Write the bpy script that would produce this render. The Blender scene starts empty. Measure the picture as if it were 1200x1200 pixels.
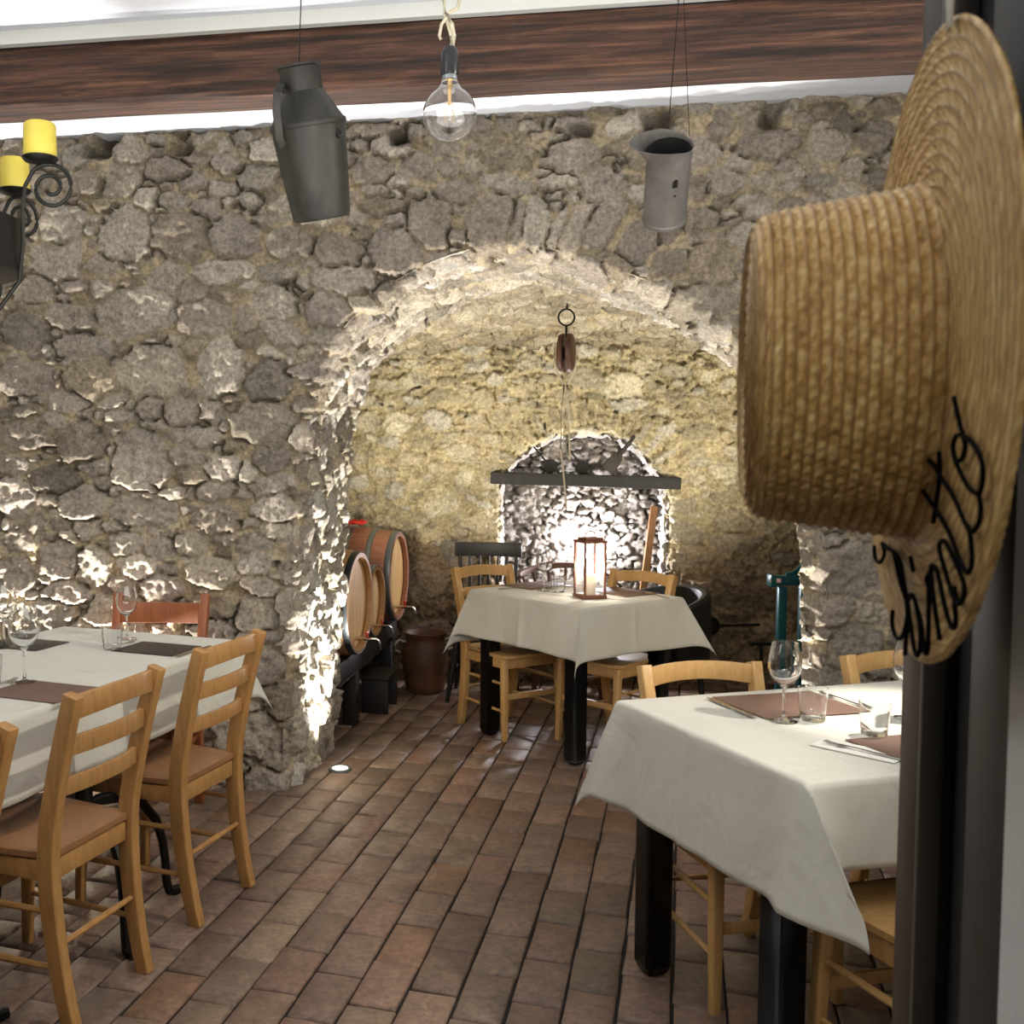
import bpy, bmesh, math, random
import numpy as np
from mathutils import Vector, Matrix, Euler
PI=math.pi
scene=bpy.context.scene
COL=scene.collection
rnd=random.Random(7)

# ------------------------------------------------------------------ helpers
def lin(c):
    if isinstance(c,str):
        c=c.lstrip('#'); c=[int(c[i:i+2],16)/255 for i in (0,2,4)]
    return tuple((x/12.92 if x<=.04045 else ((x+.055)/1.055)**2.4) for x in c)+(1,)

def new_mat(name):
    m=bpy.data.materials.new(name); m.use_nodes=True
    nt=m.node_tree; return m,nt,nt.nodes['Principled BSDF']

def mat(name,col,rough=.5,metal=0,noise=None,bump=0,scale=40,stretch=(1,1,1),col2=None,spec=.5,coat=0):
    m,nt,p=new_mat(name)
    p.inputs['Base Color'].default_value=lin(col); p.inputs['Roughness'].default_value=rough
    p.inputs['Metallic'].default_value=metal; p.inputs['Specular IOR Level'].default_value=spec
    p.inputs['Coat Weight'].default_value=coat
    if col2 or bump:
        tc=nt.nodes.new('ShaderNodeTexCoord'); mp=nt.nodes.new('ShaderNodeMapping')
        mp.inputs['Scale'].default_value=stretch
        nt.links.new(tc.outputs['Object'],mp.inputs[0])
        n=nt.nodes.new('ShaderNodeTexNoise'); n.inputs['Scale'].default_value=scale
        n.inputs['Detail'].default_value=6; n.inputs['Roughness'].default_value=.65
        nt.links.new(mp.outputs[0],n.inputs['Vector'])
        if col2:
            r=nt.nodes.new('ShaderNodeValToRGB')
            r.color_ramp.elements[0].position=.35; r.color_ramp.elements[1].position=.68
            r.color_ramp.elements[0].color=lin(col2); r.color_ramp.elements[1].color=lin(col)
            nt.links.new(n.outputs[0],r.inputs[0]); nt.links.new(r.outputs[0],p.inputs['Base Color'])
        if bump:
            b=nt.nodes.new('ShaderNodeBump'); b.inputs['Strength'].default_value=bump
            b.inputs['Distance'].default_value=.01
            nt.links.new(n.outputs[0],b.inputs['Height']); nt.links.new(b.outputs[0],p.inputs['Normal'])
    return m

def glass(name,tint=(.97,.98,.98),rough=0.0):
    m,nt,p=new_mat(name)
    p.inputs['Base Color'].default_value=tint+(1,)
    p.inputs['Transmission Weight'].default_value=1; p.inputs['Roughness'].default_value=rough
    p.inputs['IOR'].default_value=1.45
    return m

def emit(name,col,s):
    m,nt,p=new_mat(name)
    p.inputs['Base Color'].default_value=(.02,.02,.02,1)
    p.inputs['Emission Color'].default_value=lin(col); p.inputs['Emission Strength'].default_value=s
    return m

def attr_mat(name,rough=.9,bump=.5,scale=90,dark=.55,spec=.2,blotch=5,fine=1.0,bdist=.012):
    """masonry: the colour of each stone comes from the mesh, fine grain from noise"""
    m,nt,p=new_mat(name)
    N=nt.nodes; Lk=nt.links
    at=N.new('ShaderNodeAttribute'); at.attribute_name='Col'
    tc=N.new('ShaderNodeTexCoord')
    n1=N.new('ShaderNodeTexNoise'); n1.inputs['Scale'].default_value=scale; n1.inputs['Detail'].default_value=8; n1.inputs['Roughness'].default_value=.7
    n2=N.new('ShaderNodeTexNoise'); n2.inputs['Scale'].default_value=blotch; n2.inputs['Detail'].default_value=4
    Lk.new(tc.outputs['Object'],n1.inputs['Vector']); Lk.new(tc.outputs['Object'],n2.inputs['Vector'])
    mr=N.new('ShaderNodeMapRange'); mr.inputs[1].default_value=.3; mr.inputs[2].default_value=.7; mr.inputs[3].default_value=dark; mr.inputs[4].default_value=1.46
    Lk.new(n1.outputs[0],mr.inputs[0])
    mr2=N.new('ShaderNodeMapRange'); mr2.inputs[1].default_value=.3; mr2.inputs[2].default_value=.7; mr2.inputs[3].default_value=.8; mr2.inputs[4].default_value=1.15
    Lk.new(n2.outputs[0],mr2.inputs[0])
    mu=N.new('ShaderNodeMath'); mu.operation='MULTIPLY'; Lk.new(mr.outputs[0],mu.inputs[0]); Lk.new(mr2.outputs[0],mu.inputs[1])
    vm=N.new('ShaderNodeVectorMath'); vm.operation='SCALE'; Lk.new(at.outputs['Color'],vm.inputs[0]); Lk.new(mu.outputs[0],vm.inputs['Scale'])
    Lk.new(vm.outputs[0],p.inputs['Base Color'])
    p.inputs['Roughness'].default_value=rough; p.inputs['Specular IOR Level'].default_value=spec
    n3=N.new('ShaderNodeTexNoise'); n3.inputs['Scale'].default_value=scale*.36; n3.inputs['Detail'].default_value=9; n3.inputs['Roughness'].default_value=.72
    Lk.new(tc.outputs['Object'],n3.inputs['Vector'])
    b=N.new('ShaderNodeBump'); b.inputs['Strength'].default_value=bump; b.inputs['Distance'].default_value=bdist
    Lk.new(n3.outputs[0],b.inputs['Height']); Lk.new(b.outputs[0],p.inputs['Normal'])
    return m

class MB:
    """collects shapes and links them as ONE mesh object"""
    def __init__(s): s.v=[]; s.f=[]
    def add(s,vs,fs,M=None):
        o=len(s.v)
        for v in vs:
            v=Vector(v)
            if M is not None: v=M@v
            s.v.append(tuple(v))
        for f in fs: s.f.append(tuple(i+o for i in f))
        return s
    def box(s,c,size,rz=0,M=None,taper=1.0):
        x,y,z=[q/2 for q in size]; R=Matrix.Translation(c)@Matrix.Rotation(rz,4,'Z')
        if M is not None: R=M@R
        vs=[(sx*x*(taper if sz<0 else 1),sy*y*(taper if sz<0 else 1),sz*z) for sz in(-1,1) for sy in(-1,1) for sx in(-1,1)]
        return s.add(vs,[(0,2,3,1),(4,5,7,6),(0,1,5,4),(2,6,7,3),(0,4,6,2),(1,3,7,5)],R)
    def sweep(s,pts,sec,up=(0,0,1),closed=False,scales=None):
        """sweep 2-D section (list of (a,b)) along pts; a = side axis, b = up-ish axis"""
        P=[Vector(p) for p in pts]; n=len(P); k=len(sec); o=len(s.v); upv=Vector(up)
        for i,p in enumerate(P):
            if closed: t=P[(i+1)%n]-P[i-1]
            else: t=P[min(i+1,n-1)]-P[max(i-1,0)]
            if t.length<1e-9: t=Vector((0,0,1))
            t.normalize()
            side=t.cross(upv)
            if side.length<1e-4: side=t.cross(Vector((1,0,0)))
            side.normalize(); b=side.cross(t)
            sc=scales[i] if scales else 1
            if not isinstance(sc,(tuple,list)): sc=(sc,sc)
            for a,c in sec: s.v.append(tuple(p+side*a*sc[0]+b*c*sc[1]))
        m=n if closed else n-1
        for i in range(m):
            for j in range(k):
                a=o+i*k+j; b2=o+i*k+(j+1)%k; c=o+((i+1)%n)*k+(j+1)%k; d=o+((i+1)%n)*k+j
                s.f.append((a,b2,c,d))
        if not closed:
            s.f.append(tuple(o+j for j in reversed(range(k)))); s.f.append(tuple(o+(n-1)*k+j for j in range(k)))
        return s
    def tube(s,pts,r,n=8,closed=False,up=(0,0,1)):
        rs=r if isinstance(r,(list,tuple)) else [r]*len(pts)
        sec=[(math.cos(2*PI*j/n),math.sin(2*PI*j/n)) for j in range(n)]
        return s.sweep(pts,sec,up,closed,[(q,q) for q in rs])
    def lathe(s,prof,n=32,M=None,cap=True):
        """prof: list of (r,z)"""
        o=len(s.v); k=len(prof)
        for r,z in prof:
            for j in range(n):
                a=2*PI*j/n; v=Vector((r*math.cos(a),r*math.sin(a),z))
                if M is not None: v=M@v
                s.v.append(tuple(v))
        for i in range(k-1):
            for j in range(n):
                s.f.append((o+i*n+j,o+i*n+(j+1)%n,o+(i+1)*n+(j+1)%n,o+(i+1)*n+j))
        if cap:
            if prof[0][0]>1e-5: s.f.append(tuple(o+j for j in reversed(range(n))))
            if prof[-1][0]>1e-5: s.f.append(tuple(o+(k-1)*n+j for j in range(n)))
        return s
    def build(s,name,m,parent=None,bevel=0,smooth=True,seg=2,subsurf=0,solid=0,angle=35):
        me=bpy.data.meshes.new(name); me.from_pydata(s.v,[],s.f); me.update()
        bm=bmesh.new(); bm.from_mesh(me); bmesh.ops.remove_doubles(bm,verts=bm.verts,dist=1e-6)
        bmesh.ops.recalc_face_normals(bm,faces=bm.faces)
        if bevel:
            ed=[e for e in bm.edges if len(e.link_faces)==2 and e.calc_face_angle(0)>math.radians(35)]
            bmesh.ops.bevel(bm,geom=ed,offset=bevel,segments=seg,affect='EDGES',profile=.5,clamp_overlap=True)
        bm.to_mesh(me); bm.free()
        o=bpy.data.objects.new(name,me); COL.objects.link(o)
        if parent is not None: o.parent=parent
        if m is not None: me.materials.append(m)
        if solid:
            md=o.modifiers.new('s','SOLIDIFY'); md.thickness=solid
        if subsurf:
            md=o.modifiers.new('u','SUBSURF'); md.levels=subsurf; md.render_levels=subsurf
        if smooth:
            me.polygons.foreach_set('use_smooth',[True]*len(me.polygons))
            try: me.set_sharp_from_angle(angle=math.radians(angle))
            except Exception: pass
        return o

def tag(o,label=None,cat=None,group=None,kind=None):
    if label: o['label']=label
    if cat: o['category']=cat
    if group: o['group']=group
    if kind: o['kind']=kind
    return o
def thing(name,label,cat,loc=(0,0,0),rz=0,group=None):
    o=bpy.data.objects.new(name,None); COL.objects.link(o); o.empty_display_size=.05
    o.location=loc; o.rotation_euler=(0,0,rz)
    return tag(o,label,cat,group)
def kids(o): return [c for c in bpy.data.objects if c.parent==o]
def dup(o,loc=None,rz=None,label=None,parent=None):
    c=o.copy(); COL.objects.link(c)
    if parent is not None: c.parent=parent
    if loc is not None: c.location=loc
    if rz is not None: c.rotation_euler=(0,0,rz)
    if label: c['label']=label
    for ch in kids(o): dup(ch,parent=c)
    return c
def npmesh(name,verts,faces,m,col=None,kind=None,smooth=True):
    me=bpy.data.meshes.new(name)
    nv=len(verts); nf=len(faces)
    me.vertices.add(nv); me.vertices.foreach_set('co',np.asarray(verts,dtype=np.float32).ravel())
    me.loops.add(nf*4); me.loops.foreach_set('vertex_index',np.asarray(faces,dtype=np.int32).ravel())
    me.polygons.add(nf); me.polygons.foreach_set('loop_start',np.arange(0,nf*4,4,dtype=np.int32))
    me.polygons.foreach_set('loop_total',np.full(nf,4,dtype=np.int32))
    me.update(calc_edges=True)
    if col is not None:
        a=me.color_attributes.new('Col','FLOAT_COLOR','POINT')
        c=np.ones((nv,4),dtype=np.float32); c[:,:3]=col; a.data.foreach_set('color',c.ravel())
    if smooth: me.polygons.foreach_set('use_smooth',[True]*nf)
    me.materials.append(m)
    o=bpy.data.objects.new(name,me); COL.objects.link(o)
    if kind: o['kind']=kind
    return o

# ------------------------------------------------------------------ the wall frame (the masonry wall is turned 9.5 degrees)
A0=math.radians(9.5)
OX,OY=-.24,4.57
UX,UY=math.cos(A0),-math.sin(A0)
VX,VY=math.sin(A0),math.cos(A0)
def w2(u,v,z=0): return (OX+u*UX+v*VX,OY+u*UY+v*VY,z)
def w2n(u,v,z): return np.stack([OX+u*UX+v*VX,OY+u*UY+v*VY,z],-1)
CEIL=2.84

# ------------------------------------------------------------------ masonry
def vnoise(x,y,seed,f):
    r=np.random.RandomState(seed); L=r.rand(256,256)
    x=x*f+37.3; y=y*f+11.7
    xi=np.floor(x).astype(int); yi=np.floor(y).astype(int); fx=x-xi; fy=y-yi
    fx=fx*fx*(3-2*fx); fy=fy*fy*(3-2*fy)
    a=L[xi%256,yi%256]; b=L[(xi+1)%256,yi%256]; c=L[xi%256,(yi+1)%256]; d=L[(xi+1)%256,(yi+1)%256]
    return (a*(1-fx)+b*fx)*(1-fy)+(c*(1-fx)+d*fx)*fy
def fbm(x,y,seed,f,octv=4,g=.55):
    t=0;w=1;s=0
    for i in range(octv):
        t=t+w*(vnoise(x,y,seed+i*13,f)-.5); s+=w; w*=g; f*=2.03
    return t/s*2
def sstep(a,b,x):
    t=np.clip((x-a)/(b-a),0,1); return t*t*(3-2*t)

def masonry(Ug,Zg,du,stones,seed,mode='wall',amp=1.0,mrough=1.0,crk=1.0):
    """height (m) and colour of rubble masonry on a regular grid Ug,Zg (shape rows x cols)"""
    rs=np.random.RandomState(seed)
    wu=Ug+.016*fbm(Ug,Zg,seed+1,9,3)+.010*fbm(Ug,Zg,seed+2,34,3)
    wz=Zg+.014*fbm(Ug,Zg,seed+3,9,3)+.009*fbm(Ug,Zg,seed+4,34,3)
    u0,z0=Ug[0,0],Zg[0,0]; nr,nc=Ug.shape
    s1=np.full(Ug.shape,.05); s2=np.full(Ug.shape,.05); idx=np.full(Ug.shape,-1)
    for k,(cu,cz,a,b,g) in enumerate(stones):
        R=1.25*max(a,b)+.09
        c0=max(int((cu-R-u0)/du),0); c1=min(int((cu+R-u0)/du)+2,nc)
        r0=max(int((cz-R-z0)/du),0); r1=min(int((cz+R-z0)/du)+2,nr)
        if c0>=c1 or r0>=r1: continue
        x=wu[r0:r1,c0:c1]-cu; y=wz[r0:r1,c0:c1]-cz
        ca,sa=math.cos(math.radians(g)),math.sin(math.radians(g))
        xr=(x*ca+y*sa)/a; yr=(-x*sa+y*ca)/b
        ds_=(np.abs(xr)**3+np.abs(yr)**3)**(1/3)
        ms=rs.randint(5,9); a0=rs.uniform(0,6.3); dp=np.zeros(x.shape)
        for q in range(ms):
            th=a0+2*PI*(q+rs.uniform(-.28,.28))/ms; rk=rs.uniform(.84,1.08)
            dp=np.maximum(dp,(xr*math.cos(th)+yr*math.sin(th))/rk)
        d=.8*dp+.2*ds_
        sc=(d-1)*math.sqrt(a*b)
        A=s1[r0:r1,c0:c1]; B=s2[r0:r1,c0:c1]; I=idx[r0:r1,c0:c1]
        m=sc<A
        B[:]=np.where(m,A,np.minimum(B,sc)); I[:]=np.where(m,k,I); A[:]=np.where(m,sc,A)
    n=len(stones)
    sh=rs.uniform(.014,.046,n)*amp; tu=rs.uniform(-.22,.22,n)*amp; tz=rs.uniform(-.25,.18,n)*amp
    st=np.array(stones)
    idc=np.clip(idx,0,n-1)
    mg=np.minimum((s2-s1)*.5,.010-s1)
    mask=sstep(0.0,.007,mg)*(idx>=0)
    ru=Ug-st[idc,0]; rz=Zg-st[idc,1]
    # facets: each stone face is a few broken planes
    fac=np.abs(fbm(Ug+idc*.37,Zg-idc*.21,seed+5,11,3))
    hs=sh[idc]+tu[idc]*ru+tz[idc]*rz-.035*fac*amp+.010*amp*fbm(Ug,Zg,seed+6,40,4,.65)
    rg=1-2*np.abs(fbm(Ug+idc*.11,Zg,seed+15,26,3))
    hs=hs+.006*sstep(0,.03,mg)+.007*amp*(rg-.6)
    hm=(.004+.020*fbm(Ug,Zg,seed+7,20,4,.7)*mrough+.010*mrough*(1-2*np.abs(fbm(Ug,Zg,seed+17,31,3,.7)))+.01*fbm(Ug,Zg,seed+8,5,2))*amp-.006
    crack=sstep(-.12,.22,fbm(Ug,Zg,seed+9,7,3))*sstep(.0075,.0015,np.abs(s2-s1)*.5+np.clip(s1,0,1)*.6)*crk
    h=hm*(1-mask)+np.maximum(hs,hm-.004)*mask-.034*crack*amp
    return h,mask,idc,crack

def stone_cols(idc,mask,n,seed,pal,mort,Ug,Zg,crack):
    rs=np.random.RandomState(seed)
    pal=np.array([lin(c)[:3] for c in pal]); pk=pal[rs.randint(0,len(pal),n)]*rs.uniform(.8,1.18,(n,1))
    cs=pk[idc]
    mo=np.array(lin(mort)[:3])*(1+.22*fbm(Ug,Zg,seed+3,4,3))[...,None]
    lich=sstep(.1,.6,fbm(Ug,Zg,seed+8,9,4))[...,None]
    cs=cs*(1-.25*lich)+np.array(lin('#b9ad98')[:3])*.25*lich
    c=cs*mask[...,None]+mo*(1-mask[...,None])
    return c*(1-.6*crack[...,None])

def fill_stones(big,u0,u1,z0,z1,seed,amin,amax,asp,n,gap=.8):
    """rubble between the large stones: rough courses of smaller ones"""
    rs=np.random.RandomState(seed); out=[tuple(b) for b in big]
    arr=np.array(out) if out else np.zeros((0,5))
    tries=0
    ext=[]
    while tries<n:
        tries+=1
        t=1-tries/n
        a=amin+(amax-amin)*t*rs.uniform(.5,1); b=a*rs.uniform(*asp)
        cu=rs.uniform(u0,u1); cz=rs.uniform(z0,z1); g=rs.normal(0,9)
        if len(arr):
            du=(np.abs(arr[:,0]-cu))/(arr[:,2]+a); dz=np.abs(arr[:,1]-cz)/(arr[:,3]+b)
            if ((du**2.4+dz**2.4)<gap).any(): continue
        arr=np.vstack([arr,[cu,cz,a,b,g]])
    return [tuple(r) for r in arr]

def grid_faces(nr,nc,keep=None):
    i=np.arange(nr*nc).reshape(nr,nc)
    f=np.stack([i[:-1,:-1],i[:-1,1:],i[1:,1:],i[1:,:-1]],-1)
    if keep is not None: f=f[keep]
    return f.reshape(-1,4)

# arch opening in the wall: profile from the left floor over the crown to the right floor (u,z)
ARCH=[(0,-.02),(.01,.4),(.035,.85),(.06,1.25),(.07,1.5),(.09,1.66),(.17,1.86),(.27,1.99),(.39,2.10),(.53,2.20),(.68,2.262),(.84,2.30),(.99,2.305),(1.15,2.27),(1.3,2.215),(1.45,2.16),(1.6,2.085),(1.75,1.99),(1.87,1.89),(1.98,1.76),(2.09,1.6),(2.15,1.4),(2.175,1.1),(2.195,.55),(2.20,-.02)]
def resample(P,step,smooth=2):
    P=np.array(P,float)
    for _ in range(smooth):
        Q=[P[0]]
        for i in range(len(P)-1):
            Q.append(P[i]*.75+P[i+1]*.25); Q.append(P[i]*.25+P[i+1]*.75)
        Q.append(P[-1]); P=np.array(Q)
    d=np.r_[0,np.cumsum(np.hypot(*(P[1:]-P[:-1]).T))]
    n=int(d[-1]/step)+1; s=np.linspace(0,d[-1],n)
    return np.stack([np.interp(s,d,P[:,0]),np.interp(s,d,P[:,1])],-1),s
def inside_dist(Ug,Zg,prof):
    """signed distance to profile, >0 inside the opening"""
    P=np.vstack([prof,[[prof[-1,0],-1],[prof[0,0],-1]]])
    x=Ug.ravel(); y=Zg.ravel(); ins=np.zeros(x.shape,bool)
    for i in range(len(P)):
        x1,y1=P[i]; x2,y2=P[(i+1)%len(P)]
        if y1==y2: continue
        c=((y1>y)!=(y2>y))&(x<(x2-x1)*(y-y1)/(y2-y1)+x1); ins^=c
    dm=np.full(x.shape,9.)
    for i in range(0,len(prof)-1):
        a=prof[i]; b=prof[i+1]; ab=b-a; L=(ab**2).sum()
        if L==0: continue
        t=np.clip(((x-a[0])*ab[0]+(y-a[1])*ab[1])/L,0,1)
        d=np.hypot(x-a[0]-t*ab[0],y-a[1]-t*ab[1]); dm=np.minimum(dm,d)
    return (np.where(ins,dm,-dm)).reshape(Ug.shape)
def sweep_surface(name,prof,s,v0,v1,dv,seed,stones_fn,pal,mort,m,amp,shift=None,kind='structure',fade=False):
    """surface lining an opening: profile swept along v, displaced towards the opening"""
    vs=np.arange(v0,v1+dv*.5,dv); S,Vv=np.meshgrid(s,vs)
    ds=s[1]-s[0]
    st=stones_fn(s[0],s[-1],v0,v1)
    h,mask,idc,cr=masonry(S,Vv,ds,st,seed,amp=amp)
    col=stone_cols(idc,mask,len(st),seed+50,pal,mort,S,Vv,cr)
    if fade: k=sstep(0,.07,Vv); h=h*k-.018*(1-k)
    T=np.gradient(prof,axis=0); T/=np.hypot(T[:,0],T[:,1])[:,None]+1e-9
    nu=T[:,1]; nz=-T[:,0]     # towards the inside of the opening
    Uu=prof[None,:,0]+h*nu[None,:]; Zz=prof[None,:,1]+h*nz[None,:]; V2=Vv.copy()
    if shift is not None: Uu,Zz,V2=shift(Uu,Zz,V2,S,prof)
    P=w2n(Uu,V2,Zz).reshape(-1,3)
    return npmesh(name,P,grid_faces(*S.shape),m,col.reshape(-1,3),kind)
STONES=[(-0.662,2.083,0.194,0.103,0),(-0.335,2.04,0.121,0.084,0),(-0.966,2.06,0.111,0.064,-8),(-1.179,2,0.12,0.083,0),(-0.912,1.932,0.15,0.056,0),(-0.874,1.797,0.126,0.094,0),(-0.587,1.823,0.166,0.122,0),(-0.279,1.827,0.113,0.117,0),(-0.064,1.773,0.101,0.091,0),(-1.171,1.792,0.145,0.083,0),(-0.041,2.099,0.104,0.08,0),(-0.015,1.979,0.119,0.058,-25),(-1.219,1.645,0.098,0.034,0),(-0.734,1.631,0.078,0.03,0),(-0.601,1.656,0.063,0.044,0),(-0.326,1.647,0.068,0.059,0),(-0.091,1.591,0.142,0.095,0),(-1.2,1.538,0.129,0.061,0),(-0.918,1.519,0.111,0.106,0),(-0.642,1.433,0.148,0.135,0),(-0.396,1.533,0.13,0.048,-8),(-0.275,1.396,0.092,0.066,0),(-1.246,1.267,0.114,0.093,0),(-0.922,1.243,0.115,0.08,0),(-0.633,1.219,0.164,0.076,-4),(-0.311,1.184,0.111,0.055,0),(-0.048,1.224,0.105,0.066,0),(-0.047,1.445,0.075,0.052,0),(-1.134,1.156,0.057,0.061,0),(-0.714,1.067,0.079,0.061,0),(-1.027,0.993,0.097,0.085,0),(-1.241,0.912,0.107,0.085,0),(-0.42,1.071,0.078,0.053,0),(-0.316,0.942,0.107,0.076,0),(-0.132,0.99,0.095,0.056,0),(-0.867,0.958,0.08,0.085,0),(-0.901,2.642,0.117,0.052,0),(-0.713,2.641,0.096,0.073,0),(-0.52,2.68,0.107,0.05,0),(-0.395,2.621,0.068,0.043,0),(-0.991,2.472,0.111,0.089,0),(-0.709,2.415,0.136,0.129,0),(-0.454,2.396,0.114,0.102,0),(-0.226,2.388,0.108,0.101,0),(0.034,2.344,0.111,0.071,0),(-0.151,2.533,0.053,0.033,0),(-0.013,2.492,0.059,0.05,0),(-1.025,2.303,0.111,0.089,0),(-0.525,2.216,0.077,0.074,0),(-0.269,2.238,0.143,0.051,0),(-0.033,2.231,0.089,0.043,0),(0.254,2.195,0.152,0.057,-8),(0.188,2.065,0.103,0.072,-10),(0.398,2.798,0.135,0.031,0),(0.554,2.791,0.05,0.035,0),(0.924,2.8,0.041,0.034,0),(1.023,2.795,0.048,0.03,0),(1.186,2.784,0.08,0.034,0),(0.377,2.642,0.086,0.056,0),(0.566,2.645,0.077,0.056,0),(0.696,2.639,0.042,0.048,0),(0.801,2.635,0.048,0.049,0),(0.921,2.66,0.114,0.061,0),(1.194,2.659,0.114,0.075,0),(0.424,2.49,0.1,0.042,0),(0.471,2.306,0.117,0.099,0),(0.613,2.417,0.091,0.122,15),(0.858,2.408,0.093,0.131,4),(0.965,2.405,0.028,0.104,0),(1.048,2.398,0.048,0.116,-2),(1.127,2.365,0.023,0.096,-20),(1.208,2.362,0.044,0.13,-28),(1.309,2.393,0.067,0.116,-38),(1.476,2.326,0.067,0.115,-40),(1.448,2.647,0.053,0.047,0),(1.451,2.496,0.059,0.041,0),(1.575,2.364,0.039,0.075,-45),(1.695,2.393,0.078,0.047,10),(1.684,2.66,0.071,0.066,0),(1.931,2.669,0.108,0.06,0),(2.162,2.658,0.087,0.052,0),(2.222,2.736,0.056,0.039,0),(2.323,2.68,0.068,0.065,0),(2.36,2.785,0.055,0.033,0),(2.158,2.795,0.063,0.029,0),(1.778,2.791,0.036,0.029,0),(2.065,2.757,0.038,0.026,0),(2.134,2.525,0.069,0.032,0),(1.934,2.533,0.051,0.033,0),(1.783,2.54,0.078,0.047,0),(1.731,2.228,0.098,0.088,-30),(2.278,0.999,0.132,0.116,0),(2.441,1.036,0.037,0.048,0),(2.465,0.935,0.032,0.027,0),(2.383,0.831,0.095,0.044,0),(2.307,0.72,0.095,0.076,0),(-1.044,2.831,0.118,0.037,0),(-0.692,2.815,0.046,0.033,0),(-0.557,2.808,0.042,0.029,0),(-0.367,2.806,0.083,0.032,0),(-0.179,2.798,0.059,0.032,0),(-0.817,2.179,0.07,0.045,-20),(-1.136,2.186,0.105,0.059,0),(-0.424,0.531,0.116,0.084,0),(-1.08,0.741,0.114,0.077,0),(-0.797,0.768,0.119,0.077,0),(-0.558,0.869,0.102,0.069,0),(-0.133,0.766,0.106,0.082,0),(-0.096,0.542,0.091,0.09,0),(-0.174,0.237,0.138,0.107,0),(-0.33,0.077,0.155,0.085,0),(-0.04,0.167,0.076,0.098,0),(-0.326,0.686,0.101,0.053,0)]
STROKES=[[(-0.0911,-0.0303),(-0.0985,-0.0383),(-0.1047,-0.0449),(-0.1111,-0.0507),(-0.115,-0.0564),(-0.1084,-0.062),(-0.0983,-0.0614),(-0.0925,-0.0556),(-0.0986,-0.0499),(-0.1163,-0.0508),(-0.1342,-0.0566),(-0.1445,-0.0637),(-0.1455,-0.072),(-0.1396,-0.0774),(-0.1231,-0.0749),(-0.1048,-0.0665),(-0.0947,-0.0601)],[(-0.1396,-0.0774),(-0.1447,-0.0838),(-0.1419,-0.0911),(-0.1313,-0.096),(-0.1192,-0.0924),(-0.0972,-0.0808),(-0.069,-0.0709),(-0.0512,-0.0642),(-0.0328,-0.0607)],[(-0.0651,-0.058),(-0.0679,-0.0696),(-0.0634,-0.0833),(-0.0577,-0.0967)],[(-0.0326,-0.0802),(-0.0617,-0.0889),(-0.0907,-0.0993),(-0.1135,-0.1117),(-0.126,-0.1161),(-0.1331,-0.1111),(-0.1298,-0.0991),(-0.1241,-0.0934)],[(-0.1215,-0.1284),(-0.1212,-0.1222),(-0.1009,-0.1116),(-0.0824,-0.1046),(-0.0743,-0.1059),(-0.0729,-0.11),(-0.0841,-0.1184),(-0.101,-0.1297),(-0.1119,-0.1334),(-0.1215,-0.1284)],[(-0.1215,-0.1284),(-0.1119,-0.1334),(-0.1026,-0.1256),(-0.1089,-0.1428),(-0.1008,-0.1464),(-0.0864,-0.1368),(-0.0706,-0.1225),(-0.0591,-0.1195),(-0.056,-0.1226),(-0.0626,-0.1358),(-0.0796,-0.1567)],[(-0.0167,-0.1416),(-0.0366,-0.1536),(-0.0464,-0.1686),(-0.0545,-0.1668),(-0.0545,-0.1509),(-0.0522,-0.1329),(-0.0466,-0.1286),(-0.0584,-0.1217)],[(-0.0035,-0.1478),(-0.0241,-0.1725),(-0.0361,-0.1712),(-0.0353,-0.1567),(-0.0167,-0.1416),(-0.0045,-0.1462)],[(-0.007,-0.1201),(-0.0149,-0.1276)],[(0.1018,-0.1229),(0.0967,-0.1313),(0.0811,-0.1324),(0.0673,-0.1252),(0.0755,-0.1191),(0.0571,-0.1209),(0.0365,-0.1216),(0.0197,-0.1257),(0.0102,-0.1356),(-0.0021,-0.1465),(-0.0033,-0.1555),(0.0059,-0.1685),(0.0229,-0.1736),(0.0369,-0.1678),(0.0369,-0.1581)],[(0.0399,-0.1211),(0.018,-0.1381),(-0.0027,-0.151),(-0.0005,-0.1798)]]

# ------------------------------------------------------------------ materials
M_wall=attr_mat('rubble_stone',bump=1.0,scale=60,dark=.5,bdist=.022)
M_vault=attr_mat('vault_rubble',bump=1.0,scale=50,dark=.5,bdist=.028)
M_floor=attr_mat('terracotta',rough=.5,bump=.8,scale=42,dark=.62,spec=.45,blotch=17,bdist=.006)
M_plaster=mat('white_plaster','#d2d6de',.85,bump=.15,scale=9)
M_plaster2=mat('grey_white_plaster','#c4c2bd',.85,bump=.1,scale=7)
M_grout=mat('grout','#1c1612',.95,bump=.4,scale=120)
M_dark=mat('black_paint','#0b0b0c',.35,spec=.4)
M_iron=mat('wrought_iron','#15140f',.45,metal=.6,bump=.2,scale=80)

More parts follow.
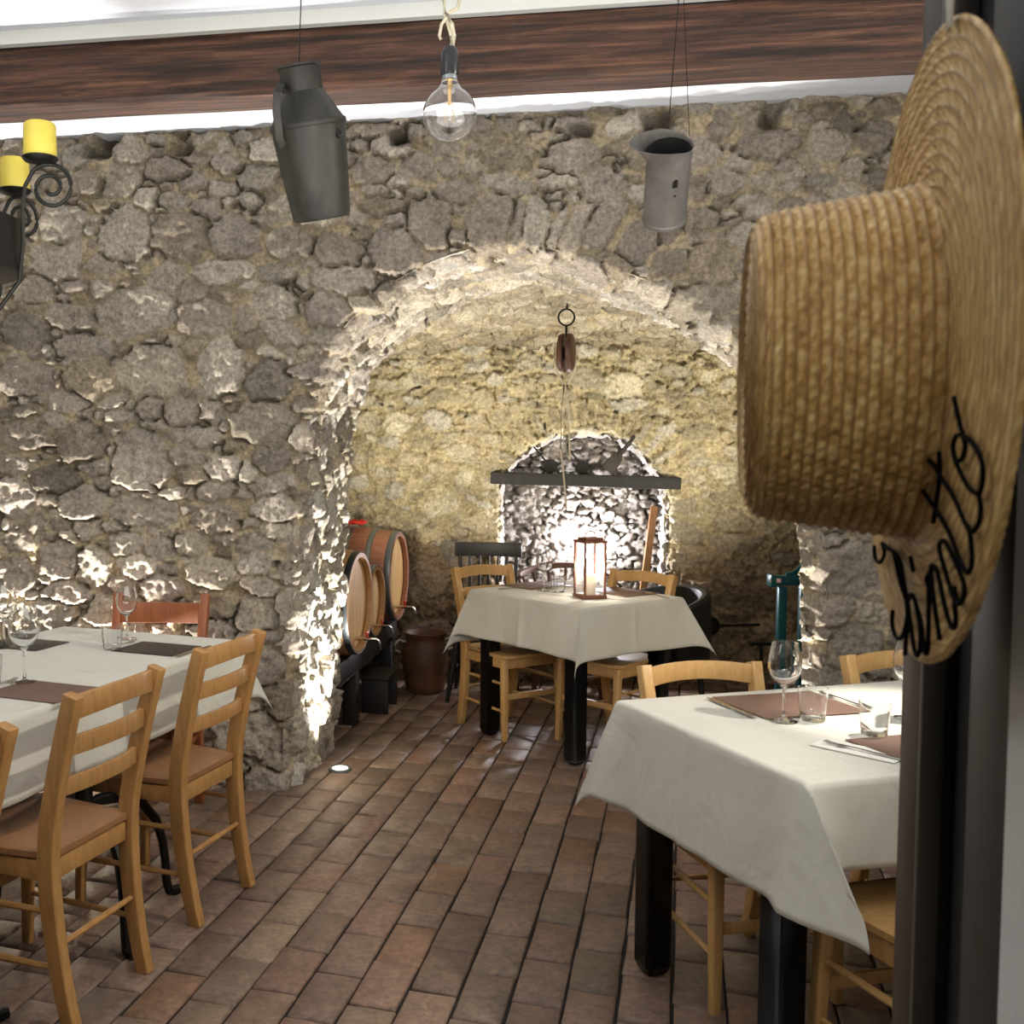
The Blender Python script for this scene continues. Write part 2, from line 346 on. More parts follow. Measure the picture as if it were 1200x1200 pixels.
# ------------------------------------------------------------------ front wall
BIG=STONES
def build_front():
    du=.0088
    u=np.arange(-2.2,3.25,du); z=np.arange(-.03,CEIL+.02,du)
    Ug,Zg=np.meshgrid(u,z)
    st=fill_stones(BIG,-2.2,3.25,-.05,CEIL+.05,11,.016,.15,(.42,.85),26000,.66)
    prof,s=resample(ARCH,.02)
    h,mask,idc,cr=masonry(Ug,Zg,du,st,21)
    # ring of narrow voussoirs needs no help: they are in the stone list
    col=stone_cols(idc,mask,len(st),5,['#958b7e','#9b9184','#8f8475','#a39a8c','#a69c8b','#8b8173','#998e80','#a89f90','#8f8370','#a1978a','#b0a697'],'#b0a184',Ug,Zg,cr)
    jag=.016*fbm(Ug,Zg,77,16,3)
    e=inside_dist(Ug,Zg,prof)+jag
    # top course: gaps and holes below the ceiling
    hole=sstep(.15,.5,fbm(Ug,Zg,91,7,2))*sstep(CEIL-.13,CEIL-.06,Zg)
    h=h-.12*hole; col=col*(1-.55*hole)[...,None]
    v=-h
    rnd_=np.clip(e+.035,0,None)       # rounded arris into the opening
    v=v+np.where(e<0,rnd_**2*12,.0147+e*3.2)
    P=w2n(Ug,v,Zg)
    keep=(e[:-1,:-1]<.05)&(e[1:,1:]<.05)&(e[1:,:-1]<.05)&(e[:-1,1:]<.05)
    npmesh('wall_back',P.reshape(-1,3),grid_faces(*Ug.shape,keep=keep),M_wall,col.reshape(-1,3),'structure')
build_front()

# ------------------------------------------------------------------ arch reveal (soffit and jambs)
prof,sA=resample(ARCH,.0115)
def rev_shift(Uu,Zz,V2,S,prof):
    t=np.clip(V2/.65,0,1)
    w=np.clip(prof[None,:,0]/2.12,0,1)
    return Uu+t*(.083*(1-w)+.12*w), Zz-t*.03*np.clip((prof[None,:,1]-1.2),0,1), V2
def rs1(a,b,c,d): return fill_stones([],a,b,c,d,31,.02,.11,(.5,.9),9000)
sweep_surface('wall_arch_reveal',prof,sA,-.012,.68,.0115,41,rs1,['#a9a298','#b4ad9f','#9a9184','#c0bbb0','#8f8778','#b3aa98'],'#b8ab90',M_wall,1.0,rev_shift,fade=True)

# ------------------------------------------------------------------ alcove behind the arch
VPROF=[(-.80,-.02),(-.80,.8),(-.78,1.5),(-.7,1.85),(-.4,2.02),(.2,2.11),(.8,2.165),(1.4,2.18),(2.0,2.145),(2.6,2.07),(2.95,1.9),(3.02,1.5),(3.05,.8),(3.05,-.02)]
profV,sV=resample(VPROF,.014)
def v_shift(Uu,Zz,V2,S,prof):
    t=(2.5-V2)/1.85
    k=np.clip((prof[None,:,1]-1.0)/1.1,0,1)
    return Uu, Zz+t*.125*k-.05*np.exp(-((V2-2.42)/.10)**2)*0, V2
def rs2(a,b,c,d): return fill_stones([],a,b,c,d,32,.02,.10,(.35,.6),12000)
sweep_surface('wall_alcove_vault',profV,sV,.62,2.52,.014,42,rs2,['#a79c86','#b3a88f','#9b9079','#bcb39c'],'#b5a583',M_vault,1.2,v_shift)
# masonry behind the jambs, closing the alcove off from the wall thickness
b=MB()
b.box((-.455,.615,1.2),(.79,.05,2.44)); b.box((2.72,.63,1.2),(.72,.06,2.44))
M3=Matrix.Translation((OX,OY,0))@Matrix.Rotation(-A0,4,'Z')
b.v=[tuple(M3@Vector(v)) for v in b.v]
b.build('wall_alcove_return',mat('rough_render','#8f8168',.95,bump=.5,scale=30),smooth=False)['kind']='structure'

NV=2.48    # back wall of the alcove
NICHE=[(.86,.50),(.86,.9),(.855,1.28),(.90,1.36),(1.0,1.46),(1.14,1.55),(1.28,1.592),(1.42,1.60),(1.56,1.585),(1.68,1.53),(1.80,1.43),(1.89,1.32),(1.925,1.25),(1.93,.9),(1.93,.50)]
def build_alcove_back():
    du=.0098
    u=np.arange(-.85,3.1,du); z=np.arange(-.03,2.3,du)
    Ug,Zg=np.meshgrid(u,z)
    big=[(.28,1.42,.10,.05,5),(1.40,1.93,.11,.06,-8),(1.62,1.88,.12,.085,0),(1.66,1.76,.10,.04,3),(1.05,1.86,.08,.05,0),(.75,1.8,.07,.06,0),(2.3,1.03,.12,.07,-4),(2.32,.9,.13,.06,0),(2.02,.95,.11,.07,-10),
         (.5,1.12,.11,.07,25),(.2,1.65,.09,.07,0),(2.1,1.6,.1,.05,0),(2.25,1.35,.08,.05,0),(1.95,1.8,.06,.05,0),(.35,.62,.17,.11,0),(.62,.8,.13,.09,0),(.45,.25,.2,.12,0),(2.15,.25,.18,.12,0),(2.0,.6,.2,.07,0),(2.4,.55,.18,.09,0)]
    # thin voussoirs over the niche
    for k in range(13):
        a=math.radians(35+110*k/12)
        big.append((1.395+.60*math.cos(a),1.06+.62*math.sin(a)*1.02+.02,.018,.075,math.degrees(a)-90))
    st=fill_stones(big,-.85,3.1,-.05,2.3,12,.016,.10,(.4,.8),2600,1.15)
    h,mask,idc,cr=masonry(Ug,Zg,du,st,22,amp=1.5,mrough=2.3,crk=1.0)
    col=stone_cols(idc,mask,len(st),6,['#bbb096','#c0b69c','#b0a488','#c9c0a6','#c4beac','#b6aa8c'],'#c6b893',Ug,Zg,cr)
    # lower courses darkened in the colour, where the upward light leaves them dim
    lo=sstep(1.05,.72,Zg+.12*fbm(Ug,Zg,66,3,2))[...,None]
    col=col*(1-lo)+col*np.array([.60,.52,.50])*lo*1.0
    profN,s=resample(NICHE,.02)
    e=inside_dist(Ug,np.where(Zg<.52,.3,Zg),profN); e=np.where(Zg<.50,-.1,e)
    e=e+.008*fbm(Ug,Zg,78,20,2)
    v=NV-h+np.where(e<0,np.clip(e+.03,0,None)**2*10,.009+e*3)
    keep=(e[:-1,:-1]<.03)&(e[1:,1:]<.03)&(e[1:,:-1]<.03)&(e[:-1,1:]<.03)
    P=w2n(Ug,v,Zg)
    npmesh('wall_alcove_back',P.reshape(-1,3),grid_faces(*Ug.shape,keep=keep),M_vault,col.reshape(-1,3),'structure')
    # niche: lining and rear face
    pr,s=resample(NICHE,.0125)
    sweep_surface('wall_niche_reveal',pr,s,NV-.0,NV+.36,.0125,43,lambda a,b,c,d: fill_stones([],a,b,c,d,33,.015,.05,(.5,.9),5000),['#b9b4ad','#a8a39c','#c6c2bb'],'#b8b2a8',M_wall,.9)
    u=np.arange(.8,2.0,.010); z=np.arange(.45,1.66,.010)
    Ug,Zg=np.meshgrid(u,z)
    st=fill_stones([],.8,2.0,.45,1.66,34,.014,.055,(.5,.85),6000)
    h,mask,idc,cr=masonry(Ug,Zg,.010,st,24,amp=1.6)
    col=stone_cols(idc,mask,len(st),8,['#8e877e','#7d766d','#9b958c','#857e75'],'#77706a',Ug,Zg,cr)
    P=w2n(Ug,NV+.34-h,Zg)
    npmesh('wall_niche_back',P.reshape(-1,3),grid_faces(*Ug.shape),M_wall,col.reshape(-1,3),'structure')
    b=MB(); b.box((1.395,NV+.17,.49),(1.16,.44,.06)); b.v=[tuple(M3@Vector(v)) for v in b.v]
    o=b.build('trim_niche_sill',mat('sill_stone','#8d8577',.9,bump=.5,scale=30),bevel=.01); o['kind']='structure'
build_alcove_back()

# ------------------------------------------------------------------ other walls of the room, ceiling, floor
def struct(name,b,m,local=True,bevel=0):
    if local: b.v=[tuple(M3@Vector(v)) for v in b.v]
    o=b.build(name,m,smooth=False,bevel=bevel); o['kind']='structure'; return o
struct('wall_left',MB().box((-2.25,-2.6,1.42),(.1,5.3,2.9)),M_plaster2)
struct('wall_right',MB().box((3.3,-2.6,1.42),(.1,5.3,2.9)),M_plaster2)
struct('wall_front',MB().box((.5,-6.3,1.42),(5.7,.1,2.9)),M_plaster2)
cb=MB(); cb.box((.55,-3.63,CEIL+.035+.05),(5.8,5.14,.1)); cb.box((.55,.35,CEIL+.08),(5.8,2.82,.16))
struct('ceiling',cb,M_plaster)
# ledge that closes the upper ceiling beside the beam
struct('trim_1',MB().box((.55,-1.06,CEIL+.012),(5.8,.03,.045)),mat('ledge_plaster','#c9cac4',.85))
# floor base and tiles: running bond along the depth
struct('floor_bed',MB().box((.5,-1.9,-.06),(6.0,9.2,.1)),M_grout)
def build_floor():
    a=math.radians(17.9); D=np.array([math.sin(a),math.cos(a)]); C=np.array([math.cos(a),-math.sin(a)])
    p0=np.array([-.088,3.357]); L,Wd=.256,.1385; g=.0075
    V_=[];F_=[];K=[]
    r=random.Random(3)
    pal=['#85695a','#7c6555','#886f5f','#786354','#816b5c','#897261','#7b6557','#81634f','#867260','#766454','#7d6a5b']
    for i in range(-32,32):
        jw=r.uniform(-.012,.012)
        for j in range(-24,20):
            c=p0+C*(i+.5)*Wd-D*((j+.5)*L+(L/2 if i%2 else 0)+jw)
            uu=(c[0]-OX)*UX+(c[1]-OY)*UY; vv=(c[0]-OX)*VX+(c[1]-OY)*VY
            if uu<-2.4 or uu>3.4 or vv>2.6 or vv<-6.2: continue
            if c[1]<.3: continue
            col=np.array(lin(r.choice(pal))[:3])*r.uniform(.66,.92)
            tx,ty=r.uniform(-.006,.006),r.uniform(-.009,.009); z0=r.uniform(-.0015,.0015)
            o=len(V_); hl,hw=L/2-g/2,Wd/2-g/2
            n=5
            # each tile: a 5x5 top with worn, rounded edges and a skirt
            xs=[-1,-.93,0,.93,1]; 
            cor=[(r.uniform(-.0025,.0025),r.uniform(-.0025,.0025)) for _ in range(4)]
            for q,yy in enumerate(xs):
                for p,xx in enumerate(xs):
                    e=max(abs(xx),abs(yy))
                    k=(0 if xx<0 else 1)+(0 if yy<0 else 2)
                    z=(-.005 if e==1 else 0)+ (r.uniform(-.0008,.0008) if e<1 else r.uniform(-.001,.0005))+z0+tx*xx*.1+ty*yy*.1
                    pt=c+C*(xx*hw+cor[k][0])+D*(yy*hl+cor[k][1])
                    V_.append((pt[0],pt[1],z)); K.append(col)
            for q in range(4):
                for p in range(4):
                    F_.append((o+q*5+p,o+q*5+p+1,o+q*5+p+6,o+q*5+p+5))
            ring=[0,1,2,3,4,9,14,19,24,23,22,21,20,15,10,5]
            o2=len(V_)
            for k in ring: x,y,z=V_[o+k]; V_.append((x,y,-.014)); K.append(col*.35)
            for k in range(16): F_.append((o+ring[k],o2+k,o2+(k+1)%16,o+ring[(k+1)%16]))
    npmesh('floor',np.array(V_),np.array(F_),M_floor,np.array(K),'structure')
build_floor()

# ------------------------------------------------------------------ beam
def build_beam():
    m,nt,p=new_mat('old_beam_wood'); N=nt.nodes; Lk=nt.links
    tc=N.new('ShaderNodeTexCoord'); mp=N.new('ShaderNodeMapping'); mp.inputs['Scale'].default_value=(.8,20,20)
    n=N.new('ShaderNodeTexNoise'); n.inputs['Scale'].default_value=2.4; n.inputs['Detail'].default_value=9; n.inputs['Roughness'].default_value=.68; n.inputs['Distortion'].default_value=.25
    r=N.new('ShaderNodeValToRGB'); E=r.color_ramp.elements
    E[0].position=.36; E[0].color=lin('#1f140d'); E[1].position=.72; E[1].color=lin('#7d5743')
    x=E.new(.45); x.color=lin('#352116'); x=E.new(.56); x.color=lin('#523626')
    Lk.new(tc.outputs['Object'],mp.inputs[0]); Lk.new(mp.outputs[0],n.inputs['Vector']); Lk.new(n.outputs[0],r.inputs[0]); Lk.new(r.outputs[0],p.inputs['Base Color'])
    bp=N.new('ShaderNodeBump'); bp.inputs['Strength'].default_value=.6; bp.inputs['Distance'].default_value=.015
    Lk.new(n.outputs[0],bp.inputs['Height']); Lk.new(bp.outputs[0],p.inputs['Normal']); p.inputs['Roughness'].default_value=.75
    L=5.5; n_=160; ring=14
    b=MB(); rr=random.Random(5)
    sec=[]
    hw,hh,c=.0875,.1015,.012
    for (x,z) in ((-hw+c,-hh),(0,-hh-.003),(hw-c,-hh),(hw,-hh+c),(hw+.002,0),(hw,hh-c),(hw-c,hh),(0,hh),(-hw+c,hh),(-hw,hh-c),(-hw-.003,.03),(-hw-.002,-.04),(-hw,-hh+c)): sec.append((x,z))
    k=len(sec)
    ph=[rr.uniform(0,6) for _ in range(k)]
    for i in range(n_+1):
        X=-L/2+L*i/n_
        for j,(y,z) in enumerate(sec):
            d=.004*math.sin(X*3.1+ph[j])+.003*math.sin(X*9.7+ph[j]*2)+rr.uniform(-.0012,.0012)
            top = z>hh-.02
            b.v.append((X,y+d,z+(0 if top else .6*d)))
    for i in range(n_):
        for j in range(k):
            b.f.append((i*k+j,i*k+(j+1)%k,(i+1)*k+(j+1)%k,(i+1)*k+j))
    b.f.append(tuple(range(k))); b.f.append(tuple(n_*k+j for j in range(k)))
    o=b.build('wooden_beam',m); 
    x,y,_=w2(.5,-.945); o.location=(x,y,CEIL-.1015); o.rotation_euler=(0,0,-A0)
    tag(o,'rough old dark brown timber beam running across the room under the white ceiling','beam')
build_beam()

# ------------------------------------------------------------------ chairs
def wood(name,c1,c2,rough=.45,sc=(6,6,1.2)):
    return mat(name,c1,rough,col2=c2,scale=9,stretch=sc,bump=.06)
M_beech=wood('honey_beech','#b38750','#9c7242')
M_beech2=wood('pale_beech','#c9a168','#b68d54')
M_seat=wood('seat_wood','#9c6f4a','#87603f',sc=(1.5,9,1))
M_red=wood('reddish_wood','#9a5a35','#82492a')
M_brown=wood('dark_brown_wood','#5a3a28','#44291b')
M_ebony=wood('dark_stained_wood','#1d1713','#120e0b',.6)
M_black=mat('black_lacquer','#0d0d0e',.3,bump=.05,scale=60)
def rr_sec(w,h,c=.3):
    a,b=w/2,h/2; q=min(a,b)*c
    return [(-a+q,-b),(a-q,-b),(a,-b+q),(a,b-q),(a-q,b),(-a+q,b),(-a,b-q),(-a,-b+q)]
def post_curve(sx,top=.875):
    pts=[]
    for i in range(15):
        t=i/14; z=t*top
        y=-.185-.06*max(0,(.45-z)/.45)**2 -.095*max(0,(z-.45)/(top-.45))**1.35
        x=sx*(.165+.022*t)
        pts.append((x,y,z))
    return pts
def curved_slat(z,h,y,x,bow=.035,th=.016,arch=.0,n=14):
    """a back slat bowed away from the sitter, top and bottom edge arched"""
    b=MB(); o=0
    for i in range(n+1):
        t=-1+2*i/n; X=t*x; Y=y-bow*(1-t*t); up=arch*(1-t*t)
        b.v+= [(X,Y-th/2,z-h/2+up*1.15),(X,Y+th/2,z-h/2+up*1.15),(X,Y+th/2,z+h/2+up*.8),(X,Y-th/2,z+h/2+up*.8)]
    for i in range(n):
        for j in range(4): b.f.append((i*4+j,i*4+(j+1)%4,i*4+4+(j+1)%4,i*4+4+j))
    b.f.append((0,1,2,3)); b.f.append((n*4,n*4+1,n*4+2,n*4+3))
    return b
def make_chair(label,mw,ms,loc,rz,group=None,sc=1,slats=((.838,.062),(.735,.05),(.625,.045)),arch=.014):
    t=thing('ladderback_chair',label,'chair',loc,rz,group); t.scale=(sc,sc,sc)
    # rear legs run up into the back posts
    for sx in(-1,1):
        b=MB(); P=post_curve(sx); b.sweep(P,rr_sec(.036,.052,.22),up=(0,1,0),scales=[(1,.8+.2*min(1,i/5)-.15*max(0,(i-9)/5)) for i in range(15)])
        b.build('rear_leg',mw,t,bevel=.002)
        b=MB(); b.sweep([(sx*.185,.188,0),(sx*.182,.18,.2),(sx*.178,.17,.435)],rr_sec(.036,.036,.3),up=(0,1,0),scales=[.78,.95,1.05])
        b.build('front_leg',mw,t,bevel=.002)
    # seat: a shallow saddle with rounded edge
    b=MB(); nx,ny=12,12
    def outl(i,j):
        a=-1+2*i/nx; c=-1+2*j/ny
        w=.195+.018*c; x=a*w; y=-.195+(c+1)/2*.405
        r=.06
        ex=max(0,abs(a)-.75)/.25; ey=max(0,abs(c)-.75)/.25
        k=1-.22*(ex*ey)**1.2*.5
        return x*k,y*(k if c>0 else 1)
    for lay in(0,1):
        for j in range(ny+1):
            for i in range(nx+1):
                x,y=outl(i,j); a=-1+2*i/nx; c=-1+2*j/ny
                e=max(abs(a),abs(c))
                z=(.462-.010*(1-a*a)*(1-c*c)-(.006 if e==1 else 0)) if lay else (.434+(.006 if e==1 else 0))
                b.v.append((x,y,z))
    m=(nx+1)*(ny+1)
    for j in range(ny):
        for i in range(nx):
            q=j*(nx+1)+i; b.f.append((q,q+nx+1,q+nx+2,q+1)); b.f.append((m+q,m+q+1,m+q+nx+2,m+q+nx+1))
    for i in range(nx):
        b.f.append((i,i+1,m+i+1,m+i)); q=ny*(nx+1)+i; b.f.append((q+1,q,m+q,m+q+1))
    for j in range(ny):
        q=j*(nx+1); b.f.append((q+nx+1,q,m+q,m+q+nx+1)); q+=nx; b.f.append((q,q+nx+1,m+q+nx+1,m+q))
    b.build('seat',ms,t,angle=60)
    # apron
    b=MB(); b.box((0,.165,.407),(.33,.018,.052)); b.box((0,-.185,.407),(.30,.018,.052))
    for sx in(-1,1): b.box((sx*.172,-.01,.407),(.018,.33,.052))
    b.build('apron',mw,t,bevel=.002)
    for z_,h_ in slats:
        k=(z_-.45)/.425; y=-.185-.095*max(0,k)**1.35
        curved_slat(z_,h_,y+.004,.180,arch=arch if z_>.8 else arch*.4).build('back_slat',mw,t,bevel=.002)
    def rod(p,q,r=.009): 
        MB().tube([p,tuple((Vector(p)+Vector(q))/2),q],[r*.8,r*1.1,r*.8],8).build('stretcher',mw,t)
    for sx in(-1,1):
        rod((sx*.167,-.20,.30),(sx*.181,.175,.30)); rod((sx*.166,-.215,.155),(sx*.183,.18,.155))
    rod((-.167,-.207,.215),(.167,-.207,.215))
    MB().box((0,.18,.235),(.345,.014,.032)).build('stretcher',mw,t,bevel=.002)
    return t
def facing(dx,dy): return math.atan2(dy,dx)-PI/2      # local +Y -> (dx,dy)
def chair_at(post_a,post_b,label,mw,ms,group,swap=1,**k):
    """post_a, post_b: the two back post tops on the ground plan; the chair looks to the left of a->b"""
    ax,ay=post_a; bx,by=post_b
    d=Vector((bx-ax,by-ay)).normalized(); f=Vector((-d.y,d.x))*swap
    mid=Vector(((ax+bx)/2,(ay+by)/2))+f*.28
    return make_chair(label,mw,ms,(mid.x,mid.y,0),facing(f.x,f.y),group,**k)
GC='ladder-back chairs at the left table'
chair_at((-.665,2.60),(-.515,2.95),'honey beech ladder-back chair nearest the camera at the left table, whole back in view',M_beech,M_seat,GC)
chair_at((-.425,3.20),(-.275,3.54),'honey beech ladder-back chair in front of the bare stone pillar at the left table',M_beech,M_seat,GC)
chair_at((-.885,1.965),(-.735,2.315),'ladder-back chair cut off by the left picture edge, only one post seen',M_beech,M_seat,GC)
chair_at((-.94,4.47),(-.57,4.43),'reddish wooden chair at the far end of the left table against the stone wall',M_red,M_red,GC,swap=-1,slats=((.80,.085),(.68,.05)),arch=-.012)
GB='beech chairs at the right table'
chair_at((.90,3.17),(1.265,3.23),'pale beech chair at the right table with its back framed against the dark alcove',M_beech2,M_beech2,GB,swap=-1,sc=.955)
chair_at((1.585,3.33),(1.95,3.40),'pale beech chair behind the right table in front of the stone pier beside the post',M_beech2,M_beech2,GB,swap=-1,sc=.955)
chair_at((1.22,1.97),(1.59,2.06),'chair on the camera side of the right table, seat seen under the cloth',M_beech2,M_beech2,GB)
GA='beech chairs at the alcove table'
chair_at((.60,5.72),(.93,5.90),'pale beech chair at the alcove table in front of the dark spindle chair',M_beech2,M_beech2,GA,swap=-1,sc=.965)
chair_at((1.46,5.66),(1.70,5.36),'pale beech chair on the right of the alcove table beside the black tub chair',M_beech2,M_beech2,GA,swap=-1,sc=.965)

# dark spindle chair behind the alcove table
def spindle_chair():
    t=thing('spindle_chair','dark stained spindle-back chair with a wide curved top rail by the niche','chair',(.85,6.30,0),PI+math.radians(-14))
    b=MB(); b.lathe([(.0,.43),(.19,.43),(.205,.44),(.205,.455),(.19,.465),(0,.462)],28); b.build('seat',M_ebony,t)
    for sx in(-1,1):
        for sy in(-1,1):
            MB().tube([(sx*.19,sy*.19,0),(sx*.16,sy*.16,.2),(sx*.13,sy*.13,.44)],[.012,.019,.015],10).build('leg',M_ebony,t)
    # crest rail
    curved_slat(.865,.085,-.215,.205,bow=.055,th=.022,arch=.0).build('crest_rail',M_ebony,t,bevel=.006)
    for i in range(7):
        a=-1+2*i/6; x=a*.165
        MB().tube([(x*.85,-.155-.02*(1-a*a),.45),(x,-.2-.04*(1-a*a),.64),(x*1.05,-.215-.055*(1-a*a),.83)],[.007,.011,.007] if 0<i<6 else [.011,.014,.011],8).build('spindle',M_ebony,t)
    for sx in(-1,1): MB().tube([(sx*.175,-.175,.16),(sx*.175,.175,.16)],.009,8).build('stretcher',M_ebony,t)
spindle_chair()
# low captain's chair with a round wooden arm rail
def captain():
    t=thing('captain_chair','low brown captain chair with a curved arm rail behind the alcove table','chair',(1.38,6.46,0),PI+math.radians(-10))
    MB().lathe([(0,.40),(.22,.40),(.235,.41),(.235,.43),(.22,.44),(0,.437)],28).build('seat',M_brown,t)
    pts=[(.30*math.cos(a),-.03+.27*math.sin(a)*(-1),.70+.045*max(0,math.sin(a))**2) for a in [math.radians(-15+210*i/24) for i in range(25)]]
    MB().sweep(pts,rr_sec(.05,.035,.5),scales=[.7]+[1]*23+[.7]).build('arm_rail',M_brown,t)
    for i in range(9):
        a=math.radians(0+180*i/8)
        MB().tube([(.2*math.cos(a),-.02-.19*math.sin(a),.42),(.295*math.cos(a),-.03-.265*math.sin(a),.70+.045*math.sin(a)**2)],.010,8).build('spindle',M_brown,t)
    for sx in(-1,1):
        for sy in(-1,1): MB().tube([(sx*.2,sy*.2,0),(sx*.15,sy*.15,.41)],[.015,.019],10).build('leg',M_brown,t)
captain()
# black tub chair at the right
def tub():
    m=mat('black_leatherette','#101010',.5,bump=.1,scale=120)
    t=thing('tub_chair','black upholstered tub chair at the right of the alcove table','armchair',(1.80,5.98,0),math.radians(115))
    b=MB(); P=[]; 
    prof=[]
    n=26
    for i in range(n+1):
        a=math.radians(-20+220*i/n); ht=.72-.10*(1-abs(math.sin(a/2+PI/4*0))) if False else .70-.09*(abs(i/n-.5)*2)**2
        P.append((a,ht))
    for a,ht in P:
        for r,z in ((.22,.30),(.275,.30),(.285,.5),(.275,ht-.02),(.255,ht),(.225,ht-.01),(.215,.5)):
            b.v.append((r*math.cos(a),-r*math.sin(a),z))
    k=7
    for i in range(n):
        for j in range(k): b.f.append((i*k+j,i*k+(j+1)%k,(i+1)*k+(j+1)%k,(i+1)*k+j))
    b.f.append(tuple(range(k))); b.f.append(tuple(n*k+j for j in range(k)))
    b.build('back_shell',m,t,bevel=.004)
    MB().lathe([(0,.30),(.2,.30),(.212,.33),(.212,.42),(.19,.45),(0,.455)],28).build('seat_cushion',m,t)
    for sx in(-1,1):
        for sy in(-1,1): MB().tube([(sx*.19,sy*.17,0),(sx*.16,sy*.14,.31)],[.013,.02],10).build('leg',M_ebony,t)
tub()

# ------------------------------------------------------------------ tables and cloths
def rect_frame(N,ang,):
    a=math.radians(ang); return Matrix.Translation((N[0],N[1],0))@Matrix.Rotation(a,4,'Z')
def leg_table(label,N,ang,L,Wd,ins,leg=.08):
    """N = near corner, local +X along ang with length L, local +Y with width Wd"""
    t=thing('dining_table',label,'table',(N[0],N[1],0),math.radians(ang))
    MB().box((L/2,Wd/2,.735),(L,Wd,.03)).build('tabletop',M_black,t,bevel=.004)
    for x in(ins[0],L-ins[0]):
        for y in(ins[1],Wd-ins[1]):
            b=MB(); b.box((x,y,.375),(leg,leg,.69)); b.box((x,y,.015),(leg,leg,.03),taper=.72)
            b.build('leg',M_black,t,bevel=.012,seg=2)
    b=MB(); b.box((L/2,ins[1],.675),(L-2*ins[0]-leg,.022,.085)); b.box((L/2,Wd-ins[1],.675),(L-2*ins[0]-leg,.022,.085))
    b.box((ins[0],Wd/2,.675),(.022,Wd-2*ins[1]-leg,.085)); b.box((L-ins[0],Wd/2,.675),(.022,Wd-2*ins[1]-leg,.085))
    b.build('apron',M_black,t)
    return t
def cloth_mat(name,c):
    m,nt,p=new_mat(name); N=nt.nodes; Lk=nt.links
    p.inputs['Base Color'].default_value=lin(c); p.inputs['Roughness'].default_value=.9; p.inputs['Specular IOR Level'].default_value=.2
    p.inputs['Sheen Weight'].default_value=.15
    tc=N.new('ShaderNodeTexCoord'); n=N.new('ShaderNodeTexNoise'); n.inputs['Scale'].default_value=5; n.inputs['Detail'].default_value=3; n.inputs['Distortion'].default_value=.8
    b=N.new('ShaderNodeBump'); b.inputs['Strength'].default_value=.5; b.inputs['Distance'].default_value=.03
    Lk.new(tc.outputs['Object'],n.inputs['Vector']); Lk.new(n.outputs[0],b.inputs['Height']); Lk.new(b.outputs[0],p.inputs['Normal'])
    return m
M_cloth=cloth_mat('white_tablecloth','#c6c4b8')
def tablecloth(label,N,ang,L,Wd,drops,creases_x=(),creases_y=(),fin=(28,28,28,28),azf=(45,45,45,45),seed=1,step=.014):
    """drops = overhang at x<0, x>L, y<0, y>Wd"""
    a0,a1,b0,b1=drops; g=.004
    xs=np.linspace(-a0,L+a1,int((L+a0+a1)/step)+1); ys=np.linspace(-b0,Wd+b1,int((Wd+b0+b1)/step)+1)
    X,Y=np.meshgrid(xs,ys)
    cx=np.clip(X,-g,L+g); cy=np.clip(Y,-g,Wd+g); dx=X-cx; dy=Y-cy
    r=np.hypot(dx,dy); ax,ay=np.abs(dx),np.abs(dy)
    phi=np.arctan2(ay,ax+1e-9)
    corner=(ax>0)&(ay>0)
    t=np.where(corner,np.sin(2*phi),0)
    # hanging angle from vertical: small along edges, growing towards the corners, a fin at the corner
    ex=np.minimum(np.abs(X),np.abs(X-L)); ey=np.minimum(np.abs(Y),np.abs(Y-Wd))
    along=np.where(ax>0,ey,ex)
    base=5+7*np.exp(-along/.10)
    wav=2.2*np.sin(along*9+seed)+1.5*np.sin(along*23+seed*2.3)
    base=np.where(corner,12,base+wav*np.minimum(1,along/.08))
    th=np.radians(base)
    # one fold per corner: fin = how far it stands off, azf = where it points (0 = along x, 90 = along y)
    ci=(X>0).astype(int)+2*(Y>0).astype(int)
    fn=np.radians(np.array(fin,float))[ci]; az=np.radians(np.array(azf,float))[ci]
    sh_=t**1.2
    hxc=np.sin(np.radians(12))*(1-sh_)*np.cos(phi)+sh_*np.sin(fn)*np.cos(az)
    hyc=np.sin(np.radians(12))*(1-sh_)*np.sin(phi)+sh_*np.sin(fn)*np.sin(az)
    th=np.where(corner,np.arcsin(np.clip(np.hypot(hxc,hyc),0,.9)),th)
    nn=np.hypot(hxc,hyc)+1e-9
    hx=np.where(corner,hxc/nn*np.sign(dx),np.sign(dx)); hy=np.where(corner,hyc/nn*np.sign(dy),np.sign(dy))
    hx=np.where(ax>0,hx,0); hy=np.where(ay>0,hy,0)
    # rounded shoulder
    rb=.010; drop=np.where(r<rb,r*r/(2*rb),r-rb/2)
    out=np.where(r<rb,r*(1-.5*r/rb),rb*.5)
    PX=cx+hx*(out+drop*np.sin(th)); PY=cy+hy*(out+drop*np.sin(th)); PZ=.7575-drop*np.cos(th)
    # ironed folds: a fine ridge
    for c in creases_x: PZ=PZ+np.where(r==0,.0016*np.exp(-((X-c)/.01)**2),0); PY=PY+np.where(ay>0,np.sign(dy)*.007*np.exp(-((X-c)/.011)**2),0)
    for c in creases_y: PZ=PZ+np.where(r==0,.0016*np.exp(-((Y-c)/.01)**2),0); PX=PX+np.where(ax>0,np.sign(dx)*.007*np.exp(-((Y-c)/.011)**2),0)
    Vv=np.stack([PX,PY,PZ],-1).reshape(-1,3)
    o=npmesh('tablecloth',Vv,grid_faces(*X.shape),M_cloth)
    o.location=(N[0],N[1],0); o.rotation_euler=(0,0,math.radians(ang))
    md=o.modifiers.new('s','SOLIDIFY'); md.thickness=.0012; md.offset=-1
    tag(o,label,'tablecloth'); return o
